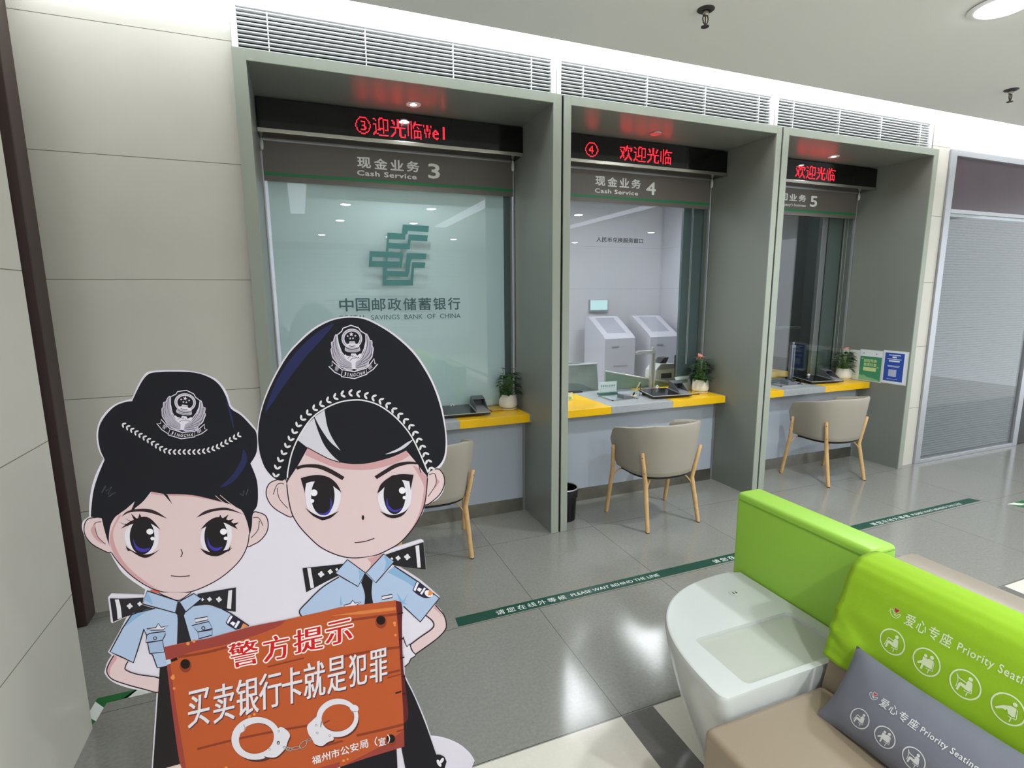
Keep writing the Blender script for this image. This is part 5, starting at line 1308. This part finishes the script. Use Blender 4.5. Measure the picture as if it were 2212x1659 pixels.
for (fl_, bo, bt) in (([(722, 560), (760, 535), (968, 508), (965, 560), (930, 627), (710, 657)], [(735, 660), (930, 627), (958, 782), (762, 803)], (832, 600)), ([(1320, 432), (1545, 378), (1592, 470), (1400, 517)], [(1400, 517), (1592, 486), (1588, 560), (1410, 607)], (1472, 465))):
    for q in (bo, fl_): P.fill(fF, q, '9db0cf'); P.line(fF, q, 2.2, INK, False, True)
    P.ring(fF, ell(*bt, 27, 24), ell(*bt, 16, 13), INK)
pt = [(1832, 282), (1768, 392), (1800, 430), (1900, 488), (2062, 446), (1990, 385)]
P.fill(fF, pt, '2c2740'); P.fill(fF, [(1835, 295), (1782, 388), (1800, 410), (1862, 312)], 'e6e2ec'); P.fill(fF, [(1862, 375), (1825, 402), (1870, 440), (1900, 400)], 'e6e2ec'); P.fill(fF, [(1930, 365), (1880, 455), (1905, 470), (1960, 380)], 'e6e2ec'); P.fill(fF, [(2000, 400), (2062, 440), (1965, 474)], 'e08a3c')
P.fill(lambda p: p, [(346, 1440), (366, 1436), (378, 1500), (400, 1672), (330, 1672), (342, 1496)], '241f22')
P.out('policewoman_print', t)

# --- policeman
d_ = Print.depth; Print.depth = 0
P = Print()
for ear, inner, pk in (([(430, 245), (330, 255), (270, 290), (243, 360), (255, 430), (300, 500), (380, 560), (492, 600), (455, 430)], ([(310, 390), (345, 300), (390, 282), (412, 292)], [(348, 325), (370, 430), (450, 522)]), None),
                       ([(1790, 182), (1880, 145), (1930, 190), (1948, 260), (1930, 340), (1872, 420), (1758, 487), (1780, 300)], ([(1800, 200), (1850, 190), (1868, 230)], [(1858, 200), (1865, 290), (1790, 410)]), [(1858, 210), (1900, 268), (1850, 345), (1868, 270)])):
    P.fill(fD, ear, SKIN, True); P.line(fD, ear, 2.2, INK, True, True)
    if pk: P.fill(fD, pk, PINK)
    for l in inner: P.line(fD, l, 1.5, INK)
hat = [fB(p) for p in ((165, 1300), (180, 1140), (220, 980), (280, 830), (360, 670), (460, 510), (570, 390), (690, 285), (810, 213), (930, 172), (1060, 160), (1190, 178), (1340, 250), (1490, 352), (1640, 492), (1745, 638), (1835, 805), (1905, 1005), (1945, 1200), (1958, 1350), (1945, 1480), (1900, 1565), (1830, 1615))]
hat += [fD(p) for p in ((1792, 182), (1786, 222), (1700, 140), (1500, 60), (1100, 200), (700, 120), (520, 170), (448, 290), (440, 235), (400, 258), (350, 250), (290, 208), (230, 130), (195, 40), (178, -30))]
P.fill(lambda p: p, hat, BLK)
P.fill(fB, [(235, 1050), (340, 770), (500, 525), (700, 325), (890, 215), (770, 370), (600, 560), (420, 800), (300, 980)], NAVY, True)
fc = [(440, 292), (455, 420), (490, 572), (560, 692), (660, 802), (760, 890), (880, 952), (1010, 990), (1150, 993), (1290, 970), (1420, 912), (1530, 842), (1640, 720), (1722, 580), (1765, 440), (1785, 232), (1690, 100), (1580, -30), (1450, 30), (1250, 85), (1100, 100), (960, 85), (850, 50), (640, -55), (560, 90), (515, 160)]
P.fill(fD, fc, SKIN)
P.fill(fD, [(640, -55), (850, 50), (960, 85), (1100, 100), (1250, 85), (1450, 30), (1580, -30), (1612, 20), (1480, 90), (1280, 145), (1100, 155), (900, 130), (700, 50), (612, 10)], PINK)
P.fill(fD, [(1785, 232), (1768, 420), (1720, 580), (1640, 715), (1570, 795), (1655, 675), (1712, 540), (1742, 400), (1746, 300), (1690, 190), (1640, 110), (1700, 140)], PINK)
P.line(fD, [(440, 292), (455, 420), (490, 572), (560, 692), (660, 802), (760, 890), (880, 952), (1010, 990), (1150, 993), (1290, 970), (1420, 912), (1530, 842), (1640, 720), (1722, 580), (1765, 440), (1785, 232)], 2.4, INK)
for g in ([(540, 1325), (620, 1200), (700, 1118), (742, 1250), (800, 1380), (880, 1480), (952, 1543), (850, 1512), (750, 1462), (640, 1402)], [(705, 1108), (800, 1040), (828, 1200), (880, 1320), (955, 1432), (850, 1342), (760, 1212)], [(1652, 1322), (1570, 1402), (1470, 1449), (1378, 1466), (1500, 1412), (1590, 1352)]):
    P.fill(fB, g, 'cbc8d4')
P.line(fB, [(640, 1402), (750, 1462), (850, 1512), (952, 1543)], 2.0, INK)
arc = [(1790, 1640), (1700, 1430), (1610, 1262), (1480, 1112), (1330, 1002), (1200, 956), (1090, 946), (950, 966), (800, 1030), (670, 1130), (560, 1290), (490, 1450), (452, 1620), (446, 1690)]
P.line(fB, arc, 2.9, 'dcd7de')
leaves(P, fB, [(335, 1665), (352, 1580), (385, 1500), (420, 1430), (460, 1350), (500, 1270), (540, 1200), (585, 1130), (640, 1078), (700, 1030), (765, 992), (830, 955), (900, 920), (970, 893), (1040, 880), (1115, 885), (1190, 900), (1260, 920), (1330, 950), (1400, 990), (1460, 1040), (1520, 1092), (1580, 1150), (1635, 1212), (1675, 1282), (1712, 1352), (1745, 1422), (1775, 1492), (1800, 1560), (1818, 1605)], 31, 25, 11, 17, .72, 'dcd7de')
emblem(P, fM, 1.0)
for b in ([(522, 128), (600, 104), (750, 104), (870, 150), (992, 222), (970, 252), (850, 185), (740, 140), (620, 130), (540, 152)], [(1278, 215), (1380, 150), (1480, 95), (1600, 74), (1692, 84), (1690, 102), (1600, 100), (1490, 130), (1400, 180), (1300, 242)]): P.fill(fD, b, '2c2024')
P.line(fD, [(508, 150), (522, 100), (516, 150), (530, 120)], 1.6, INK, False); P.line(fD, [(1702, 110), (1712, 150), (1722, 180)], 1.6, INK, False)
eye(P, fD, [(615, 330), (640, 272), (760, 250), (860, 290), (950, 370), (945, 470), (900, 555), (800, 602), (700, 575), (632, 500)], (785, 400, 112, 187),
    [(573, 233), (640, 214), (740, 202), (840, 224), (915, 284), (962, 367), (895, 318), (855, 292), (700, 264), (625, 282), (615, 378)], [(612, 512), (690, 592), (780, 636), (860, 612), (938, 545), (860, 582), (780, 602), (690, 567)],
    [(705, 542), (780, 572), (850, 528), (857, 420), (872, 480), (850, 562), (790, 588)], ((700, 372, 33, 32), (683, 450, 18, 18)))
P.fill(fD, [(625, 285), (695, 266), (668, 320), (660, 400), (662, 480), (695, 570), (640, 510), (615, 380)], 'ddd7e2')
eye(P, fD, [(1312, 400), (1390, 300), (1500, 250), (1560, 250), (1625, 270), (1622, 480), (1550, 562), (1430, 584), (1340, 530)], (1470, 390, 105, 187),
    [(1304, 380), (1340, 290), (1430, 220), (1530, 194), (1652, 200), (1622, 348), (1602, 262), (1540, 250), (1460, 257), (1390, 302), (1345, 347)], [(1332, 548), (1400, 602), (1480, 613), (1560, 577), (1628, 472), (1570, 547), (1470, 583), (1390, 572)],
    [(1400, 420), (1412, 490), (1470, 538), (1542, 515), (1490, 556), (1420, 537), (1390, 480)], ((1543, 350, 32, 31), (1563, 418, 16, 17)))
P.fill(fD, [(1545, 255), (1610, 262), (1622, 350), (1620, 440), (1560, 540), (1582, 450), (1585, 350)], 'ddd7e2')
P.fill(fD, ell(1168, 609, 12, 23), INK); P.line(fD, [(1088, 848), (1180, 838), (1276, 808)], 1.9, INK)
# uniform of the policeman
P.fill(fD, [(590, 1092), (985, 1050), (905, 1135), (940, 1160), (820, 1218), (626, 1322)], '242226'); P.fill(fD, [(635, 1092), (669, 1090), (701, 1275), (668, 1286)], 'd9d5dd')
for c in ((768, 1150, 31), (855, 1125, 25), (918, 1105, 15)): cross(P, fD, *c)
P.fill(fD, [(1385, 962), (1746, 842), (1769, 1106), (1490, 1070), (1440, 1045), (1465, 1032)], '242226'); P.fill(fD, [(1668, 880), (1703, 872), (1719, 1086), (1688, 1086)], 'd9d5dd')
for c in ((1590, 985, 31), (1503, 995, 25), (1443, 1002, 14)): cross(P, fD, *c)
P.fill(fD, [(1055, 1008), (1010, 1030), (1200, 1140), (1372, 955), (1290, 972), (1150, 995)], SKIN); P.fill(fD, [(1205, 1000), (1360, 955), (1235, 1090), (1245, 1040)], PINK)
P.fill(fG, [(1830, 778), (1720, 915), (1800, 980), (1826, 1040), (1790, 1100), (1510, 1300), (1520, 1340), (1582, 1427), (1850, 1235), (1970, 1112), (1990, 1030), (1960, 920), (1890, 830)], SKIN, True)
P.fill(fG, [(1838, 790), (1920, 890), (1982, 1010), (1940, 930), (1870, 860), (1820, 815)], PINK)
P.line(fG, [(1842, 775), (1900, 840), (1962, 920), (1990, 1030), (1970, 1112), (1850, 1235), (1582, 1427)], 2.6, INK); P.line(fG, [(1720, 915), (1800, 980), (1826, 1040), (1790, 1100), (1640, 1205), (1510, 1302)], 2.6, INK)
P.fill(fD, [(940, 1175), (780, 1275), (640, 1410), (562, 1500), (590, 1560), (900, 1700), (1530, 1650), (1555, 1455), (1715, 1605), (1897, 1378), (1700, 1225), (1468, 1073), (1290, 1232), (1200, 1140), (1120, 1267)], BLUE)
P.fill(fD, [(1400, 1130), (1468, 1073), (1720, 1240), (1660, 1275), (1560, 1210)], BLU2); P.fill(fD, [(955, 1350), (970, 1440), (945, 1450)], BLU2); P.fill(fD, [(1490, 1325), (1560, 1420), (1600, 1440), (1545, 1430), (1540, 1500)], BLU2); P.fill(fD, [(1600, 1330), (1545, 1415), (1560, 1420)], BLU2)
P.line(fD, [(940, 1175), (780, 1275), (640, 1410), (562, 1500), (590, 1560)], 2.4, INK); P.line(fD, [(1468, 1073), (1700, 1225), (1897, 1378), (1715, 1605), (1555, 1455)], 2.6, INK, False)
P.fill(fD, [(1190, 1140), (1150, 1230), (1185, 1340), (1180, 1450), (1268, 1440), (1250, 1330), (1260, 1212)], '1f1d22')
for c in ([(1020, 1010), (905, 1140), (1120, 1267), (1190, 1135)], [(1365, 955), (1466, 1030), (1290, 1232), (1198, 1133)]):
    P.fill(fD, c, BLUE); P.line(fD, c, 2.4, INK, False, True)
P.fill(fD, [(1365, 965), (1455, 1032), (1365, 1130), (1390, 1040)], BLU2); P.fill(fD, [(1120, 1100), (1180, 1140), (1130, 1210), (1135, 1150)], BLU2)
s2 = [(1070, 1398), (1092, 1425), (1148, 1413), (1100, 1452), (1080, 1475), (1000, 1470), (985, 1445), (1045, 1430)]
P.fill(fD, s2, 'd6d2de'); P.line(fD, s2, 2.0, INK, False, True)
q = [(1347, 1361), (1446, 1341), (1448, 1371), (1350, 1393)]; P.fill(fD, q, 'd6d2de'); P.line(fD, q, 2.0, INK, False, True)
P.fill(fD, [(1682, 1208), (1640, 1302), (1690, 1345), (1760, 1378), (1815, 1372), (1848, 1338), (1780, 1285)], '2c2740'); P.fill(fD, [(1684, 1220), (1650, 1300), (1668, 1312), (1702, 1232)], 'e6e2ec'); P.fill(fD, [(1700, 1275), (1682, 1300), (1712, 1318), (1730, 1290)], 'e6e2ec'); P.fill(fD, [(1752, 1275), (1712, 1335), (1730, 1345), (1768, 1285)], 'e6e2ec')
P.fill(fD, ell(1795, 1335, 42, 30, 20, .5), 'e6e2ec'); P.fill(fD, [(1800, 1300), (1838, 1328), (1815, 1352), (1785, 1350)], 'e08a3c')
gl = [(420, -30), (445, 50), (470, 100), (500, 60), (522, 112), (545, 160), (582, 196), (578, 214), (520, 250), (490, 310), (437, 356), (428, 180), (400, 126), (428, 118)]
P.fill(fH, gl, 'd8d1df'); P.line(fH, gl[:-3], 2.2, INK, False); P.line(fH, [(515, 75), (520, 115), (545, 160), (585, 198)], 2.2, INK)
P.fill(fH, [(400, 400), (446, 470), (455, 520), (560, 730), (700, 1070), (845, 1480), (900, 1484), (950, 1510), (977, 1570), (950, 1668), (452, 1668), (430, 1560), (398, 1395), (360, 1200)], '1d1b20')
P.fill(fH, ell(918, 1555, 20, 36, 16, .5), 'e4dfe8'); P.fill(fH, ell(880, 1590, 22, 50, 16, -.5), 'e4dfe8')
P.fill(fE, [(1560, 1400), (1832, 1380), (1826, 1530), (1560, 1530)], '1d1b20')
P.out('policeman_print', t)
Print.depth = max(d_, Print.depth)
# legs below the sign, drawn on the lower part of the sheet
for (xa, xb, za, zt, hx) in ((-0.47, -0.40, 0.06, 0.35, 'd7c0b6'), (-0.30, -0.23, 0.06, 0.35, 'd7c0b6'), (0.10, 0.20, 0.03, 0.22, '1d1b20')):
    P = Print(); dy = P.up()
    P.mb.add([(xa, SY + dy, za), (xb, SY + dy, za), (xb, SY + dy, zt), (xa, SY + dy, zt)], [(0, 1, 2, 3)], P.mi(hx))
    P.mb.poly([(xa + (xb - xa) / 2 + .055 * math.cos(a), SY + dy - .00002, 0.045 + .032 * math.sin(a)) for a in [2 * PI * k / 20 for k in range(20)]], P.mi('1d1b20'))
    P.out('lower_leg_print', t)
# --- the wooden sign they hold
P = Print()
P.fill(fE, [(2030, 62), (2078, 78), (2090, 140), (2086, 300), (2098, 640), (2140, 1030), (2098, 1120), (2080, 900), (2060, 480)], SIDE)
for y in (180, 400, 560, 720, 870): P.line(fE, [(2048, y), (2090 + y * .03, y - 12)], 3.2, '3c1519', False)
sign = [(60, 460), (200, 428), (440, 385), (620, 335), (790, 288), (1000, 250), (1200, 204), (1400, 160), (1560, 120), (1800, 92), (2032, 62), (2052, 300), (2066, 500), (2082, 760), (2096, 1000), (2106, 1310), (1800, 1400), (1550, 1484), (1000, 1640), (262, 1840), (212, 1500), (180, 1380), (125, 980), (80, 600), (118, 592), (112, 562), (74, 570)]
P.fill(fE, sign, WOOD, hard=True)
P.fill(fE, [(60, 460), (440, 385), (790, 288), (1100, 228), (1000, 300), (620, 430), (300, 500), (180, 545), (74, 570)], WOODR)
P.fill(fE, [(80, 600), (112, 600), (150, 900), (215, 1300), (262, 1600), (212, 1500), (180, 1380), (125, 980)], WOODR)
P.fill(fE, [(1560, 1484), (1900, 1310), (2104, 1170), (2106, 1310), (1800, 1402)], WOODR); P.fill(fE, [(400, 1800), (1000, 1600), (1560, 1440), (1550, 1486), (1000, 1642), (262, 1840)], WOODR)
P.fill(fE, [(1480, 195), (1760, 150), (2034, 118), (2036, 145), (1760, 180)], LITE)
for (a, wd) in (([(180, 545), (400, 510), (620, 455)], 5.5), ([(1590, 240), (1800, 210), (2044, 180)], 5.5), ([(1500, 560), (1800, 500), (2064, 462)], 5.5), ([(940, 630), (1100, 590), (1250, 555)], 3.5), ([(1940, 690), (2072, 658)], 5.0), ([(1960, 725), (2076, 692)], 3.0), ([(340, 1330), (700, 1240), (1050, 1170), (1280, 1130)], 5.0), ([(1420, 1110), (1470, 1085)], 3.0), ([(1700, 1215), (1900, 1170), (2100, 1120)], 5.5), ([(2040, 1180), (2102, 1165)], 4.0), ([(1440, 1300), (1580, 1260)], 4.5)):
    P.line(fE, a, wd, WOODD)
P.line(fE, [(118, 577), (172, 558)], 6.0, '2a1713', False); P.fill(fE, [(70, 570), (110, 566), (118, 600), (82, 612)], 'b9cbe4')
P.line(fE, [(2030, 855), (2080, 838)], 3.4, '2a1713', False)
for (x, y, r) in ((240, 605, 40), (1905, 232, 38), (1990, 1242, 36)):
    P.fill(fE, ell(x + 2, y + 14, r * 1.25, r * 1.45), WOODD); P.fill(fE, ell(x, y, r, r * 1.02), '1f1512')
for (x, y, r) in ((262, 430, 15), (313, 410, 13), (133, 720, 18), (137, 705, 12), (145, 812, 12), (2022, 255, 13), (2025, 275, 10), (2030, 358, 11), (785, 1052, 14), (828, 1033, 12), (1588, 1428, 12), (1622, 1416, 10), (588, 1488, 13)):
    P.fill(fE, ell(x, y, r, r, 12), RUST)
P.out('wooden_sign_print', t)
P = Print()
for ch, bl, br, tl in (('警', (632, 642), (880, 590), (600, 440)), ('方', (910, 592), (1135, 545), (892, 388)), ('提', (1165, 522), (1418, 468), (1160, 325)), ('示', (1432, 455), (1668, 402), (1430, 262))):
    for k in range(8): P.text(fE, ch, bl, br, tl, 'eee2e0', 0.022, (11 * math.cos(k * PI / 4), 11 * math.sin(k * PI / 4)), boldv=0.0)
    P.text(fE, ch, bl, br, tl, 'c4201f', 0.022, boldv=0.0)
P.out('red_heading', t)
P = Print()
for ch, x0, x1, yt, yb in (('买', 262, 448, 818, 1132), ('卖', 480, 662, 770, 1092), ('银', 675, 868, 722, 1035), ('行', 870, 1062, 675, 980), ('卡', 1065, 1238, 632, 940), ('就', 1250, 1435, 585, 890), ('是', 1450, 1612, 540, 845), ('犯', 1635, 1790, 515, 786), ('罪', 1812, 1962, 478, 756)):
    s_ = (x1 - x0) * .12
    P.text(fE, ch, (x0, yb + s_), (x1, yb - s_), (x0 - 4, yt + s_), '5b3440', 0.02, (7, 9), boldv=0.0); P.text(fE, ch, (x0, yb + s_), (x1, yb - s_), (x0 - 4, yt + s_), 'dcd7dd', 0.02, boldv=0.0)
P.out('white_slogan', t)
P = Print()
for i, ch in enumerate('福州市公安局'):
    x = 1322 + i * 81; y = 1462 - i * 26
    P.text(fE, ch, (x, y), (x + 74, y - 20), (x - 6, y - 70), 'e6e1e6', 0.012)
P.text(fE, '（', (1852, 1305), (1878, 1298), (1850, 1228), 'e6e1e6', 0.012); P.text(fE, '宣', (1888, 1306), (1950, 1290), (1882, 1238), 'e6e1e6', 0.012); P.text(fE, '）', (1962, 1282), (1986, 1276), (1958, 1204), 'e6e1e6', 0.012)
P.out('issuer_line', t)
P = Print()
DK, MT = '5a3028', 'd9d5de'
P.ring(fE, ell(856, 1256, 205, 182), ell(850, 1240, 160, 132), DK); P.ring(fE, ell(1545, 1078, 176, 160), ell(1540, 1062, 142, 116), DK)
P.ring(fE, ell(842, 1236, 210, 182, 40, -.15), ell(846, 1236, 152, 128, 40, -.35), MT)
pl = [(1036, 1148), (1062, 1140), (1110, 1172), (1132, 1212), (1112, 1262), (1092, 1320), (1030, 1385), (975, 1400), (905, 1382), (940, 1340), (985, 1270), (1000, 1200)]
P.fill(fE, [(p[0] + 8, p[1] + 12) for p in pl], DK, True); P.fill(fE, pl, MT, True); P.fill(fE, ell(712, 1150, 44, 36, 20, -.6), MT)
P.line(fE, [(735, 1118), (748, 1140), (742, 1165)], 1.3, '8c8792')
for (x, y) in ((1036, 1175), (958, 1330)): P.ring(fE, ell(x, y, 10, 10, 12), ell(x, y, 6, 6, 12), '8c8792')
P.fill(fE, ell(1032, 1274, 13, 16, 14), '4b444c'); P.fill(fE, ell(1032, 1276, 5, 7, 10), MT)
P.ring(fE, ell(1535, 1062, 180, 164, 40, -.2), ell(1540, 1062, 140, 116, 40, -.2), MT)
pr_ = [(1278, 1132), (1320, 1085), (1365, 1050), (1395, 1080), (1392, 1140), (1430, 1180), (1490, 1210), (1502, 1248), (1455, 1268), (1405, 1300), (1345, 1285), (1318, 1240), (1288, 1196)]
P.fill(fE, [(p[0] + 6, p[1] + 13) for p in pr_], DK, True); P.fill(fE, pr_, MT, True); P.fill(fE, ell(1678, 982, 38, 32, 20, .3), MT); P.line(fE, [(1640, 985), (1665, 1008), (1700, 1005)], 1.3, '8c8792')
for (x, y) in ((1354, 1124), (1364, 1190), (1470, 1212)): P.ring(fE, ell(x, y, 10, 10, 12), ell(x, y, 6, 6, 12), '8c8792')
for (x, y, a, b, r) in ((1100, 1318, 34, 12, .3), (1125, 1330, 30, 18, .1), (1185, 1320, 42, 14, -.15), (1245, 1290, 44, 24, -.8), (1290, 1252, 30, 10, -.3)):
    P.ring(fE, ell(x, y, a, b, 20, r), ell(x, y, a - 9, b - 6, 20, r), '3b322e'); P.ring(fE, ell(x - 1, y - 2, a - 1, b - 1, 20, r), ell(x - 1, y - 2, a - 7, b - 5, 20, r), 'b9b3b0')
P.out('handcuffs_print', t)
